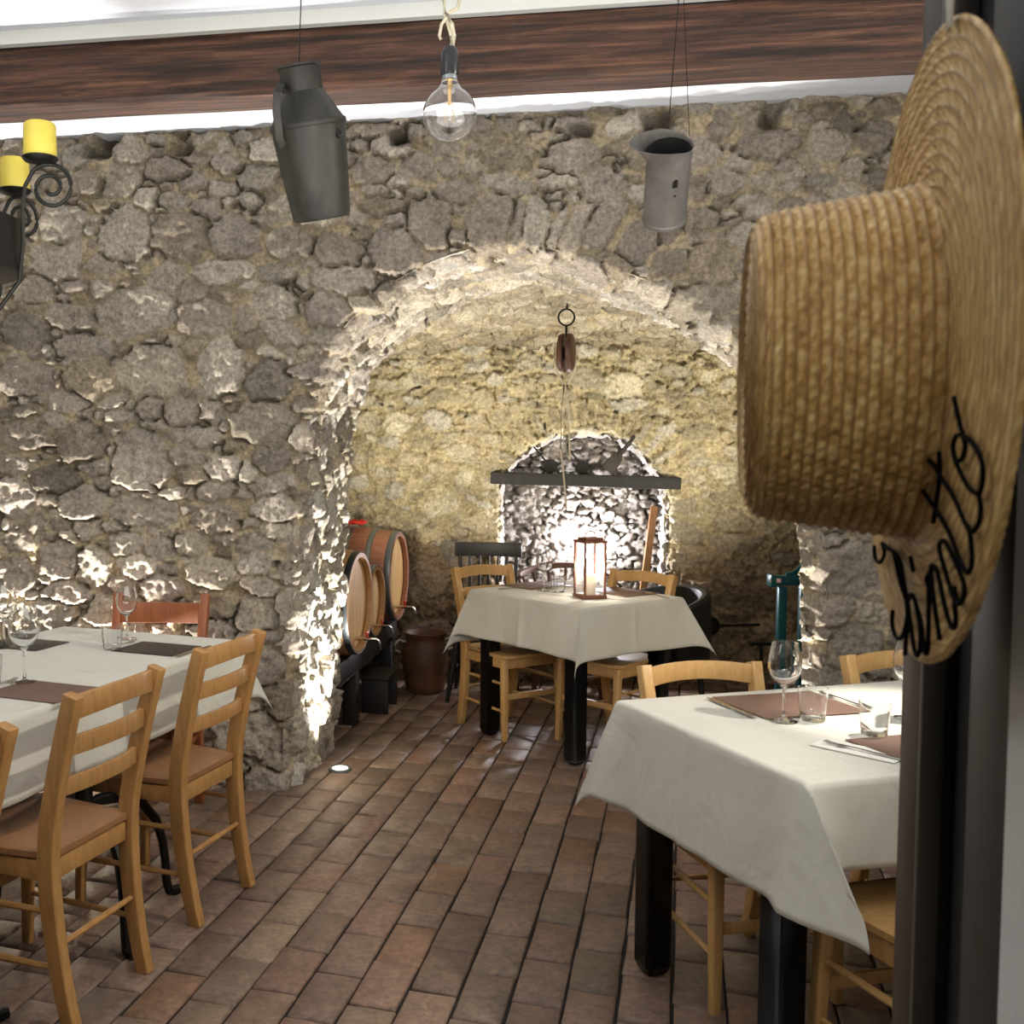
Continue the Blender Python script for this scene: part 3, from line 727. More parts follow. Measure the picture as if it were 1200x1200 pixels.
# alcove table
leg_table('dark square-legged table in the alcove under a white cloth',(1.10,4.835),32,.67,.79,(.055,.085))
tablecloth('white tablecloth on the small table inside the stone alcove',(1.10,4.835),32,.67,.79,(.25,.23,.25,.30),(.335,),(.40,),fin=(26,30,22,30),azf=(35,50,45,45),seed=2)
# right table
leg_table('dark square-legged table in the right foreground under a white cloth',(1.018,2.287),15.5,1.30,.785,(.045,.12))
tablecloth('white tablecloth on the right foreground table',(1.018,2.287),15.5,1.30,.785,(.30,.33,.21,.21),(.65,),(.42,),fin=(42,30,20,30),azf=(84,45,40,45),seed=4)
# left table: local X runs to the far end, local Y to the left
tC=thing('pedestal_table','long left table on black cast iron pedestals under a white cloth','table',(-1.24,2.05,0),math.radians(67))
MB().box((1.07,.40,.735),(2.14,.80,.03)).build('tabletop',M_black,tC,bevel=.004)
def pedestal(px,py):
    b=MB(); b.lathe([(.03,.30),(.045,.31),(.03,.34),(.028,.5),(.028,.64),(.045,.66),(.05,.70),(.05,.72)],20,Matrix.Translation((px,py,0)))
    for k in range(4):
        a=math.radians(37+90*k-67); c,s=math.cos(a),math.sin(a)
        pts=[]
        for (r,z) in ((.01,.36),(.06,.375),(.13,.37),(.20,.335),(.25,.27),(.275,.19),(.285,.11),(.288,.05),(.297,.018),(.32,.012),(.34,.014)):
            pts.append((px+r*c,py+r*s,z))
        b.sweep(pts,rr_sec(.024,.03,.5),scales=[1.2,1.2,1.1,1,1,.9,.9,.9,1,1.1,.8])
    o=b.build('pedestal',M_iron,tC)
    return o
# base positions in table space (x along the table, y across)
for x in(1.30,.45): pedestal(x,.085); pedestal(x,.72)
tablecloth('white tablecloth on the long table at the left wall',(-1.24,2.05),67,2.14,.80,(.22,.24,.235,.22),(1.45,.7),(.40,),fin=(28,26,28,28),azf=(45,45,45,45),seed=6,step=.016)

# ------------------------------------------------------------------ tableware
G=glass('clear_glass')
M_mat=mat('brown_placemat','#6d5347',.55,bump=.12,scale=200)
M_mat2=mat('dark_placemat','#3a322c',.5,bump=.12,scale=200)
M_steel=mat('polished_steel','#b8b6b0',.22,metal=1)
M_nap=mat('white_napkin','#e0ded6',.9)
TZ=.7595
def wine_glass_mesh(k=1.0):
    prof=[(0,.0),(.034,.0),(.036,.0015),(.030,.003),(.012,.006),(.0045,.012),(.0036,.03),(.0034,.07),(.004,.088),(.010,.094),(.024,.104),(.036,.122),(.0425,.145),(.041,.17),(.036,.195),(.0325,.212)]
    inner=[(.0315,.212),(.035,.195),(.0398,.17),(.0412,.145),(.0348,.123),(.022,.106),(.008,.098),(0,.0965)]
    return MB().lathe([(r*k,z*k) for r,z in prof+inner],36,cap=False)
def tumbler_mesh(k=1.0,facet=False):
    prof=[(0,0),(.029,0),(.032,.003),(.036,.045),(.039,.088),(.0376,.088),(.0345,.045),(.030,.012),(0,.010)]
    b=MB().lathe([(r*k,z*k) for r,z in prof],40 if not facet else 24,cap=False)
    if facet:
        b.v=[(x*(1+.035*(1 if (int(round(math.atan2(y,x)/(2*PI)*24)))%2 else -1)*(1 if .004<z<.08 else 0)),y*(1+.035*(1 if (int(round(math.atan2(y,x)/(2*PI)*24)))%2 else -1)*(1 if .004<z<.08 else 0)),z) for x,y,z in b.v]
    return b
wg=wine_glass_mesh().build('wine_glass',G,angle=50); wg_src=[wg,False]
tb=tumbler_mesh().build('water_tumbler',G,angle=60); tb_src=[tb,False]
tf=tumbler_mesh(1,True).build('water_tumbler',G,angle=20); tf_src=[tf,False]
def place(src,x,y,label,cat,group,z=TZ,rz=0,sc=1):
    o=src[0]
    if src[1]: o=o.copy(); COL.objects.link(o)
    src[1]=True; o.location=(x,y,z); o.rotation_euler=(0,0,rz); o.scale=(sc,sc,sc)
    return tag(o,label,cat,group)
def fork_mb():
    b=MB(); b.sweep([(0,-.10,.003),(0,-.06,.003),(0,-.02,.004),(0,.02,.006),(0,.045,.005)],rr_sec(.010,.0022,.5),scales=[1.2,1.3,.8,.6,.9])
    b.sweep([(0,.043,.005),(0,.055,.0035),(0,.064,.0035)],rr_sec(.020,.002,.4),scales=[.5,1,1.05])
    for x in(-.0085,-.0028,.0028,.0085): b.sweep([(x,.062,.0035),(x,.085,.0045),(x*.9,.10,.008)],rr_sec(.0028,.002,.4),scales=[1,1,.6])
    return b
def knife_mb():
    b=MB(); b.sweep([(0,-.115,.004),(0,-.10,.0045),(0,-.03,.0045),(0,-.005,.004)],rr_sec(.013,.006,.5),scales=[.7,1,.9,.7])
    b.sweep([(0,-.006,.004),(.001,.02,.004),(.002,.08,.004),(.000,.105,.004),(-.004,.118,.004)],rr_sec(.018,.0018,.3),scales=[.6,1,1.05,.8,.2])
    return b
fk=fork_mb().build('fork',M_steel); fk_src=[fk,False]
kn=knife_mb().build('knife',M_steel); kn_src=[kn,False]
mtB=MB().box((0,0,.0012),(.30,.24,.0024)).build("placemat",M_mat,bevel=.001); mt_src=[mtB,False]
mtD=MB().box((0,0,.0012),(.30,.24,.0024)).build("placemat",M_mat2,bevel=.001); md_src=[mtD,False]
GG='wine glasses on the tables';GT='water tumblers on the tables';GM='placemats on the tables';GF='forks beside the placemats';GK='knives beside the placemats'
def setting(cx,cy,deg,src,lm,lf,lk,off=.165,w=.9):
    """a placemat seen along deg, fork left and knife right of it"""
    a=math.radians(deg); place(src,cx,cy,lm,'placemat',GM,rz=a,sc=w)
    c,s=math.cos(a),math.sin(a)
    if lf: place(fk_src,cx-off*c,cy-off*s,lf,'fork',GF,rz=a+.04)
    if lk: place(kn_src,cx+off*c,cy+off*s,lk,'knife',GK,rz=a-.03)

# right table
setting(1.27,2.98,13,mt_src,'brown placemat at the far side of the right table behind the tall wine glass','fork on the far side of the right table, right of the brown placemat','knife at the left side of the brown placemat on the right table',off=-.185,w=1.08)
place(wg_src,1.18,2.80,'tall wine glass standing alone in front of the brown placemat on the right table','wine glass',GG)
place(tb_src,1.262,2.812,'straight water tumbler right beside the tall wine glass on the right table','tumbler',GT)
place(tb_src,1.352,2.66,'water tumbler in the bright lamp spot on the right table','tumbler',GT,sc=.97)
place(wg_src,1.53,2.83,'wine glass half hidden by the dark door jamb on the right table','wine glass',GG)
setting(1.45,2.53,15,mt_src,'brown placemat in the lamp light at the camera side of the right table','fork on the white napkin at the camera side of the right table',None,off=.19,w=1.1)
nb=MB().box((0,0,.0015),(.085,.20,.003)).build('folded_napkin',M_nap,bevel=.001); nb.location=(1.245,2.52,TZ-.0006); nb.rotation_euler=(0,0,math.radians(40))
tag(nb,'small folded white napkin under the fork on the right table','napkin')
for o in bpy.data.objects:
    if o.get('label','').startswith('fork on the white napkin'): o.location=(1.25,2.50,TZ+.0026); o.rotation_euler=(0,0,math.radians(38))
# left table
setting(-.67,3.83,-23,md_src,'dark placemat at the far end of the left table','fork beside the dark placemat at the far end of the left table','knife beside the dark placemat at the far end of the left table',off=.155,w=.85)
setting(-.90,3.15,-23,mt_src,'brown placemat on the left table in front of the large wine glass','fork beside the brown placemat on the left table','knife beside the brown placemat on the left table',off=.17,w=.9)
place(wg_src,-.82,4.03,'slim wine glass in front of the reddish chair on the left table','wine glass',GG,sc=.97)
place(tf_src,-.835,3.84,'faceted water tumbler beside the dark placemat on the left table','tumbler',GT)
place(wg_src,-.985,3.27,'large round wine glass near the left picture edge','wine glass',GG,sc=1.14)
place(wg_src,-1.235,3.86,'wine glass farther back on the left table at the very picture edge','wine glass',GG,sc=1.1)
place(tf_src,-1.085,3.235,'water tumbler cut off by the left picture edge','tumbler',GT,sc=1.05)
place(md_src,-1.17,3.92,'dark placemat at the back left of the left table behind the large wine glass','placemat',GM,rz=math.radians(-23),sc=.8)
# alcove table
place(mt_src,1.04,5.62,'brown placemat at the back left of the alcove table','placemat',GM,rz=math.radians(32),sc=1.0)
place(mt_src,1.42,5.37,'brown placemat at the right of the alcove table behind the lantern','placemat',GM,rz=math.radians(32+90),sc=1.0)
place(wg_src,1.04,5.42,'wine glass on the alcove table left of the lantern','wine glass',GG)
place(tf_src,1.10,5.36,'cut water tumbler between wine glass and lantern on the alcove table','tumbler',GT)
place(fk_src,1.555,5.22,'fork at the right corner of the alcove table','fork',GF,rz=math.radians(20))
place(kn_src,.905,5.50,'knife at the left corner of the alcove table','knife',GK,rz=math.radians(-58))
# lantern
def lantern():
    mc=mat('copper','#8f604e',.4,metal=.7,bump=.05)
    t=thing('candle_lantern','square copper framed glass lantern standing on the alcove table','lantern',(1.215,5.17,TZ),math.radians(14))
    h=.275;w=.053
    b=MB(); b.box((0,0,.008),(.122,.122,.016)); b.box((0,0,h),(.122,.122,.012)); b.box((0,0,h+.012),(.09,.09,.014)); b.build('frame_plates',mc,t,bevel=.002)
    for sx in(-1,1):
        for sy in(-1,1): MB().box((sx*w,sy*w,h/2+.005),(.009,.009,h-.02)).build('corner_post',mc,t)
    gl=mat('lantern_glass','#ffffff',.03); gl.node_tree.nodes['Principled BSDF'].inputs['Alpha'].default_value=.10
    for k in range(4):
        a=k*PI/2; MB().box((w*math.cos(a),w*math.sin(a),h/2+.005),(.0016,.094,h-.025),rz=a).build('glass_pane',gl,t)
    MB().tube([(.03*math.cos(a),0,h+.018+.032*math.sin(a)) for a in [PI*i/12 for i in range(13)]],.0028,8,up=(0,1,0)).build('ring_handle',mc,t)
    MB().lathe([(0,.016),(.028,.016),(.028,.11),(.024,.115),(0,.112)],24).build('candle',mat('ivory_wax','#f0dfc0',.5),t)
    MB().lathe([(.0,.118),(.006,.122),(.009,.134),(.006,.15),(0,.168)],14).build('flame',emit('candle_flame','#ffb46a',14),t)
lantern()

# ------------------------------------------------------------------ barrels on their stand
M_stave=wood('barrel_staves','#a97358','#8a5a44',sc=(1,8,8)); M_stave2=wood('pale_staves','#b98e5d','#9c7347',sc=(1,8,8))
M_head=mat('barrel_head_oak','#cfa967','.6' and .55,col2='#b98f50',scale=6,stretch=(1,5,.8),bump=.05)
M_rim=wood('barrel_rim','#8c5c38','#70452a')
M_hoop=mat('galvanised_hoop','#7f8688',.38,metal=.75,bump=.05)
M_hoopd=mat('dark_hoop','#3d4345',.4,metal=.6,bump=.05)
M_chrome=mat('chrome','#d8d8d8',.12,metal=1); M_redp=mat('red_plastic','#c22a1c',.4)
def barrel(label,head,dia,Ln,ms,mh,tapscale=1.0,group='wine barrels on the black stand'):
    R=dia/2; ang=math.radians(-16)
    t=thing('wine_barrel',label,'barrel',(head[0],head[1],head[2]),ang,group)
    Mx=Matrix.Rotation(PI/2,4,'Y')      # lathe axis z -> +x
    def bulge(s): return R*(1.0+.10*(1-(2*s-1)**2))   # s 0..1 along the length
    Re=R*.955
    prof=[(Re*(1.0+.11*(1-(2*s-1)**2)),-Ln*(1-s)) for s in [i/18 for i in range(19)]]
    body=[(Re*.90,-Ln+.03),(Re*.90,-Ln)]+prof+[(Re*.90,0),(Re*.90,-.032)]
    MB().lathe(body,48,Mx,cap=True).build('staves',ms,t,angle=40)
    MB().lathe([(0,-.030),(Re*.905,-.030),(Re*.905,-.05),(0,-.05)],40,Mx).build('barrel_head',M_head,t)
    MB().lathe([(Re*.885,-.029),(Re*.995,.001),(Re*.997,-.004),(Re*.89,-.034)],48,Mx,cap=False).build('chime_rim',M_rim,t)
    for s,wd in ((.985,.050),(.80,.036),(.60,.034),(.38,.034),(.18,.036),(.02,.05)):
        pr=[]
        for k in (-.5,-.4,.4,.5):
            ss=min(1,max(0,s+k*wd/Ln)); r=Re*(1.0+.11*(1-(2*ss-1)**2)); pr.append((r+(.0045 if abs(k)<.5 else .0005),-Ln*(1-ss)))
        MB().lathe(pr,48,Mx,cap=False).build('hoop',mh,t,solid=.001,angle=50)
    # tap near the bottom of the head
    z=-Re*.72; k=tapscale
    b=MB(); b.tube([(-.03,0,z),(.02*k,0,z),(.055*k,0,z)],[.011*k,.009*k,.009*k],12); b.tube([(.045*k,0,z),(.085*k,0,z+.002),(.098*k,0,z-.006),(.104*k,0,z-.03*k),(.106*k,0,z-.05*k)],[.007*k]*5,10)
    tp=b.build('tap',M_chrome,t)
    b=MB(); b.tube([(.035*k,0,z+.006),(.035*k,0,z+.03*k)],[.006,.006],8); b.tube([(.035*k,-.02*k,z+.034*k),(.035*k,.02*k,z+.034*k)],[.007*k,.007*k],8,up=(1,0,0))
    o=b.build('tap_handle',M_redp,tp); o['label']='red tap handle'
    return t
ST=.415
barrel('front wine barrel beside the stone pillar, pale yellow oak head',(.100,5.45,ST+.006+.272),.545,.60,M_stave2,M_hoopd)
barrel('small middle wine barrel between the two big ones',(.203,5.965,ST+.008+.205),.41,.48,M_stave2,M_hoop,.85)
barrel('big rear wine barrel with pinkish staves and grey hoops',(.355,6.475,ST+.010+.285),.56,.70,M_stave,M_hoop)
# red rag on the rear barrel
def rag():
    b=MB(); r=random.Random(4)
    for k in range(5):
        x0,y0=r.uniform(-.05,.04),r.uniform(-.03,.03)
        pts=[(x0+.03*i*math.cos(k*1.3),y0+.02*i*math.sin(k*2.1),.008+.022*math.sin(i*1.2+k)**2) for i in range(5)]
        b.sweep(pts,rr_sec(.034,.012,.5),scales=[.5,1,1.1,.9,.4])
    o=b.build('red_cloth',mat('red_fabric','#c8281f',.8,bump=.3,scale=60)); o.location=(.07,6.495,1.017); tag(o,'crumpled red cloth lying on top of the rear barrel','cloth')
rag()
def stand():
    t=thing('barrel_stand','long black wooden stand carrying the wine barrels','stand',(0,0,0))
    a=math.radians(-16)
    def P(h,back,y): return (h-back*math.cos(a)*1.0,y-back*math.sin(a)*1.0)
    # two long beams under the barrels plus deck
    p0=Vector((.0,5.22,0)); p1=Vector((.36,6.66,0)); d=(p1-p0); L=d.length; ang=math.atan2(d.y,d.x)
    M4=Matrix.Translation(p0)@Matrix.Rotation(ang,4,'Z')
    MB().box((L/2,.04,ST-.055),(L,.06,.11),M=M4).build('front_beam',M_ebony,t,bevel=.004)
    MB().box((L/2,.50,ST-.045),(L,.06,.09),M=M4).build('rear_beam',M_ebony,t,bevel=.004)
    MB().box((L/2,.27,ST-.10),(L,.52,.03),M=M4).build('deck',M_ebony,t)
    for x in(.45,L-.1):
        for y in(.06,.48): MB().box((x,y,(ST-.115)/2),(.075,.075,ST-.115),M=M4).build('leg',M_ebony,t,bevel=.004)
    for x in(.45,L-.1): MB().box((x,.27,.11),(.04,.40,.04),M=M4).build('cross_rail',M_ebony,t)
stand()
# stool frame beside the stand
def footstool():
    t=thing('low_stool','low black wooden stool in front of the barrel stand','stool',(.22,6.02,0),math.radians(75))
    MB().box((0,0,.20),(.28,.16,.025)).build('seat',M_ebony,t,bevel=.003)
    for s in(-1,1): MB().box((s*.12,0,.094),(.022,.15,.188)).build('leg',M_ebony,t,bevel=.002)
footstool()
# earthen jar
def jar():
    m=mat('glazed_brown_clay','#6b472c',.6,col2='#3e281a',scale=5,bump=.08)
    t=thing('clay_jar','glazed brown clay jar standing on the floor beside the rear barrel','jar',(.515,6.46,0))
    MB().lathe([(0,0),(.105,0),(.115,.01),(.125,.06),(.142,.17),(.145,.24),(.132,.29),(.118,.31),(.118,.335),(.130,.352),(.133,.365),(.120,.365),(.108,.34),(.10,.30),(0,.29)],36).build('jar_body',m,t,angle=50)
    M_=mat('pale_handle','#9c9489',.4)
    MB().tube([(-.125,-.03,.31),(-.165,-.05,.325),(-.19,-.06,.30),(-.19,-.06,.265),(-.16,-.05,.25)],.008,8).build('handle',M_,t)
    MB().tube([(.125,.03,.31),(.165,.05,.325),(.185,.06,.295),(.175,.06,.26),(.14,.04,.25)],.008,8).build('handle',M_,t)
jar()
# corker
def corker():
    mt=mat('teal_paint','#12545c',.35,metal=.2,bump=.05)
    t=thing('bottle_corker','teal floor-standing bottle corker with a raised lever beside the stone pier','corker',(2.36,5.66,0),math.radians(-6))
    for x in(.0,.115): MB().box((x,0,.39),(.045 if x==0 else .05,.045,.72)).build('column',mt,t,bevel=.004)
    b=MB(); b.box((.035,0,.785),(.215,.07,.05)); b.box((-.055,0,.782),(.03,.085,.066)); b.build('head',mt,t,bevel=.005)
    pts=[(.02,0,.81),(.06,0,.82),(.095,0,.85),(.118,0,.90),(.122,0,.96),(.12,0,1.02)]
    MB().sweep(pts,rr_sec(.03,.022,.4),up=(0,1,0),scales=[1,1,.95,.8,.55,.4]).build('lever',mt,t)
    MB().tube([(.12,0,1.02),(.08,0,1.035),(.03,0,1.04)],.005,8).build('lever_rod',M_iron,t)
    o=MB().box((-.045,-.038,.785),(.055,.004,.022)).build('name_plate',mat('red_white_plate','#c9504a',.5,col2='#e8e2da',scale=60),t); o['label']='small red and white plate'
    b=MB(); b.box((-.09,0,.44),(.15,.05,.018)); b.tube([(-.15,0,.44),(-.16,0,.43)],.02,8); b.build('bottle_shelf',M_iron,t)
    MB().tube([(-.10,0,.43),(-.10,0,.05)],.009,8).build('spring_rod',M_iron,t)
    b=MB(); b.box((.03,0,.02),(.34,.06,.04)); b.box((.03,0,.02),(.06,.34,.04)); b.build('foot',mt,t,bevel=.005)
corker()
# dark pan-shaped piece with a handle, flat against the wall
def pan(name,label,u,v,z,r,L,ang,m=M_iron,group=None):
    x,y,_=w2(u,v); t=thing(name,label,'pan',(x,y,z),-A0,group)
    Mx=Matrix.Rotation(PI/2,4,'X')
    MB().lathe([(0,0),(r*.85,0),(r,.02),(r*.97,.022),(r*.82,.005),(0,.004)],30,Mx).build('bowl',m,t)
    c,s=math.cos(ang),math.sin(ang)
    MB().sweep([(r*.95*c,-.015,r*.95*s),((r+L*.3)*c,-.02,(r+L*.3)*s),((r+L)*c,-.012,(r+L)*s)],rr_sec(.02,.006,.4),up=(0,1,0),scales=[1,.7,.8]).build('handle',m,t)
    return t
pan('dark_wall_piece','dark ladle-shaped piece with a thin handle against the lower wall left of the corker',2.165,2.40,.385,.062,.24,math.radians(3))
# lamp that lights the niche
def niche_bulb():
    x,y,_=w2(1.44,NV+.15)
    t=thing('niche_lamp','glaring white bulb in the wall niche behind the lantern','lamp',(x,y,.52))
    MB().lathe([(0,0),(.05,0),(.05,.012),(.012,.02),(.010,.25),(0,.25)],24).build('lamp_stand',M_iron,t)
    MB().lathe([(0,.25),(.014,.25),(.018,.27),(.026,.29),(.028,.31),(.022,.33),(.01,.338),(0,.34)],20).build('bulb',emit('white_glow','#f6f2ff',60),t)
niche_bulb()
# niche: plank with its tools, wooden prop
def plank():
    x,y,_=w2(1.395,NV-.055); b=MB(); b.box((0,0,0),(1.17,.13,.075))
    b.v=[(X,Y,Z+.006*math.sin(X*5)) for X,Y,Z in b.v]
    o=b.build('shelf_plank',wood('dark_plank','#211e1b','#151311',.7),bevel=.006); o.location=(x,y,1.285); o.rotation_euler=(0,math.radians(1.6),-A0)
    tag(o,'thick dark wooden plank shelf set across the arched wall niche','shelf')
plank()
def tool(name,label,cat,u,z,build): 
    x,y,_=w2(u,NV-.05); t=thing(name,label,cat,(x,y,z),-A0); build(t)
def skim(t,r=.045,L=.12,ang=130):
    Mx=Matrix.Rotation(PI/2-.12,4,'X')@Matrix.Identity(4)
    MB().lathe([(0,-.006),(r*.9,-.006),(r,.004),(r*.93,.006),(0,0)],24,Matrix.Translation((0,0,r))@Mx).build('disc',M_iron,t)
    a=math.radians(ang)
    MB().tube([(r*.9*math.cos(a),0,r+r*.9*math.sin(a)),((r+L)*math.cos(a),.02,r+(r+L)*math.sin(a))],[.006,.005],8,up=(0,1,0)).build('handle',M_iron,t)
tool('iron_ladle','round black iron ladle standing at the left end of the niche plank','ladle',1.185,1.3285,lambda t:skim(t))
tool('iron_ladle','round black iron ladle in the middle of the niche plank beside the wooden scoop','ladle',1.385,1.3235,lambda t:skim(t,.043,.11,125))
def scoop(t):
    a=math.radians(52); c,s=math.cos(a),math.sin(a)
    m=wood('grey_wood','#3a332c','#26211c',.7)
    MB().sweep([(0,0,.03),(.045*c,0,.03+.045*s),(.10*c,0,.03+.10*s),(.135*c,0,.03+.135*s)],rr_sec(.085,.03,.3),up=(0,1,0),scales=[.9,1,.85,.35]).build('blade',m,t,bevel=.003)
    MB().tube([(.12*c,0,.03+.12*s),(.22*c,.01,.03+.22*s),(.30*c,.02,.03+.30*s)],[.014,.012,.009],10,up=(0,1,0)).build('handle',m,t)
tool('wooden_scoop','grey wooden scoop with a slanting handle on the niche plank','scoop',1.535,1.318,scoop)
def prop():
    b=MB(); x,y,_=w2(1.83,NV+.06)
    b.sweep([(-.055,0,-.30),(-.02,.0,0),(.012,.0,.30)],rr_sec(.045,.035,.2),up=(0,1,0))
    o=b.build('wooden_prop',wood('raw_board','#8a6238','#6d4a28',.7),bevel=.002); o.location=(x,y,.82); o.rotation_euler=(0,0,-A0)
    tag(o,'upright brown wooden board leaning in the right side of the wall niche','board')
prop()
# pulley hanging from the vault
def pulley():
    mw=wood('old_pulley_wood','#5b3a28','#3a241a',.45)
    mr=mat('pale_rope','#bfb39b',.9,bump=.4,scale=200)
    t=thing('wooden_pulley','old wooden block pulley hanging from an iron ring under the vault','pulley',(1.175,5.60,1.985),math.radians(-12))
    R=.042
    b=MB(); b.tube([(0,R*math.cos(a)*0+0,.185+0) if False else (R*math.cos(a),0,.185+R*math.sin(a)) for a in [2*PI*i/28 for i in range(28)]],.005,8,closed=True,up=(0,1,0)); b.tube([(0,0,.145),(0,0,.08)],.006,8); b.tube([(0,0,.225),(.005,.0,.285)],.005,8); b.build('hook_ring',M_iron,t).rotation_euler=(0,0,math.radians(-62))
    for s in(-1,1):
        P=[(r_,z_) for r_,z_ in ((.0,.105),(.028,.095),(.050,.06),(.060,.01),(.055,-.045),(.036,-.085),(.0,-.10))]
        b=MB(); n=20; o=0
        outline=[(r_,z_) for r_,z_ in P]+[(-r_,z_) for r_,z_ in reversed(P[1:-1])]
        k=len(outline)
        for yy,sc in ((s*.010,1),(s*.034,.95),(s*.042,.7)):
            for r_,z_ in outline: b.v.append((r_*sc,yy,z_*sc))
        for L_ in range(2):
            for j in range(k): b.f.append((L_*k+j,L_*k+(j+1)%k,(L_+1)*k+(j+1)%k,(L_+1)*k+j))
        b.f.append(tuple(range(k))); b.f.append(tuple(2*k+j for j in range(k)))
        c_=b.build('cheek',mw,t,bevel=.003)
    t.rotation_euler=(0,0,math.radians(62))
    MB().lathe([(0,-.008),(.036,-.008),(.03,0),(.036,.008),(0,.008)],24,Matrix.Rotation(PI/2,4,'X')).build('wheel',M_iron,t)
    pts=[(-.058,0,.03),(-.062,0,-.04),(-.04,0,-.11),(-.008,0,-.165),(-.016,0,-.26),(-.02,0,-.40),(-.028,0,-.56)]
    MB().tube([(y_,x_,z_) for x_,y_,z_ in pts],.005,8).build('rope',mr,t)
    pts=[(.058,0,.06),(.063,0,-.02),(.045,0,-.10),(.008,0,-.165),(.02,0,-.30),(.022,0,-.50),(.0,0,-.68),(-.012,0,-.82)]
    MB().tube([(y_,x_,z_) for x_,y_,z_ in pts],.005,8).build('rope',mr,t)
    pts=[(.0,0,-.16),(.004,0,-.3),(.006,0,-.46)]
    MB().tube([(y_,x_,z_) for x_,y_,z_ in pts],.003,8).build('rope',mr,t)
pulley()

# ------------------------------------------------------------------ things hanging from the ceiling
CZ=CEIL+.035
M_tin=mat('aged_dark_tin','#35332c',.5,metal=.3,col2='#14130f',scale=9,stretch=(1,1,.35),bump=.25)
M_tin2=mat('grey_zinc','#77736e',.48,metal=.4,col2='#5d5955',scale=9,bump=.08)
def wire(t,a,b,r=.0018): return MB().tube([a,b],r,6).build('hanging_wire',M_iron,t)
def milkcan():
    t=thing('milk_can','dark dented metal can with narrow neck hanging from the ceiling by a wire','can',(-.085,3.0,2.33),0)
    I=Matrix.Rotation(math.radians(12),4,'Y')@Matrix.Rotation(math.radians(-10),4,'X')
    I=Matrix.Rotation(math.radians(-9),4,'Y')@Matrix.Rotation(math.radians(14),4,'X')
    MB().lathe([(0,-.205),(.078,-.205),(.082,-.195),(.096,-.05),(.103,.045),(.104,.052),(.060,.13),(.056,.135),(.056,.195),(.061,.198),(.061,.204),(.050,.204),(.050,.14),(.09,.05),(.07,-.18),(0,-.19)],40,I).build('can_body',M_tin,t,angle=32)
    MB().lathe([(.1045,.040),(.107,.044),(.107,.052),(.1045,.056)],40,I,cap=False).build('shoulder_band',M_tin,t)
    b=MB(); pts=[(-.045,-.035,.15),(-.055,-.075,.155),(-.068,-.098,.135),(-.078,-.105,.09),(-.082,-.085,.02),(-.075,-.072,.0)]
    b.sweep([tuple(I@Vector(p)) for p in pts],rr_sec(.022,.006,.4),up=(0,1,0)); b.build('handle',M_tin,t)
    MB().tube([tuple(I@Vector(p)) for p in ((.072,-.063,.02),(.082,-.068,.005))],.010,10).build('rivet',M_iron,t)
    wire(t,tuple(I@Vector((0,0,.20))),(-.02,0,CZ-2.33),.0016)
    MB().lathe([(.004,0),(.004,-.06),(.006,-.064),(0,-.066)],10,Matrix.Translation((-.02,0,CZ-2.33))).build('ceiling_hook',M_iron,t)
milkcan()
def measure():
    t=thing('zinc_scoop','grey zinc cylinder scoop with a slanting open mouth hanging by a wire','scoop',(.935,3.1,2.265),0)
    I=Matrix.Rotation(math.radians(-15),4,'Y')@Matrix.Rotation(math.radians(48),4,'X')
    b=MB(); n=36; R=.062
    # cylinder whose mouth is cut at a slant and flares to the left
    rows=[]
    for r,z,sl in ((R,-.15,0),(R,-.06,0),(R,0,0),(R,.06,0),(R*1.0,.10,.6),(R*1.05,.112,1)):
        rows.append((r,z,sl))
    for side in(0,1):
        for r,z,sl in (rows if side==0 else rows[::-1]):
            for j in range(n):
                a=2*PI*j/n; c,s=math.cos(a),math.sin(a)
                rr=r-(.0015 if side else 0); fl=max(0,-c)*.05*sl
                b.v.append(tuple(I@Vector((rr*c-fl,rr*s,z+sl*(.020*(-c)+.004)+(.0015 if side and z<-.1 else 0)))))
    m=len(rows)*2
    for i in range(m-1):
        for j in range(n): b.f.append((i*n+j,i*n+(j+1)%n,(i+1)*n+(j+1)%n,(i+1)*n+j))
    b.f.append(tuple(reversed(range(n)))); b.f.append(tuple((m-1)*n+j for j in range(n)))
    b.build('cylinder',M_tin2,t,angle=40)
    b=MB(); b.lathe([(R*1.005,-.148),(R*1.03,-.145),(R*1.03,-.138),(R*1.005,-.135)],n,I,cap=False); b.build('bottom_bead',M_tin2,t)
    MB().lathe([(0,-.144),(R-.003,-.144),(R-.003,0),(R-.003,.088)],36,I,cap=False).build('dark_lining',mat('black_lining','#0a0a0a',.9),t)  # near-black lining inside the cylinder
    # remains of the handle
    MB().sweep([tuple(I@Vector(p)) for p in ((.0,-.056,.03),(-.004,-.068,.027),(-.006,-.070,.012),(-.004,-.058,.003))],rr_sec(.012,.006,.4)).build('handle_stub',M_iron,t)
    MB().box(tuple(I@Vector((0,-.0575,-.022))),(.006,.006,.016)).build('handle_stub',M_iron,t)
    wire(t,tuple(I@Vector((0,.02,.02))),(.03,0,CZ-2.265),.0014)
    wire(t,tuple(I@Vector((.055,0,.115))),(.03,0,CZ-2.265),.0010)
measure()
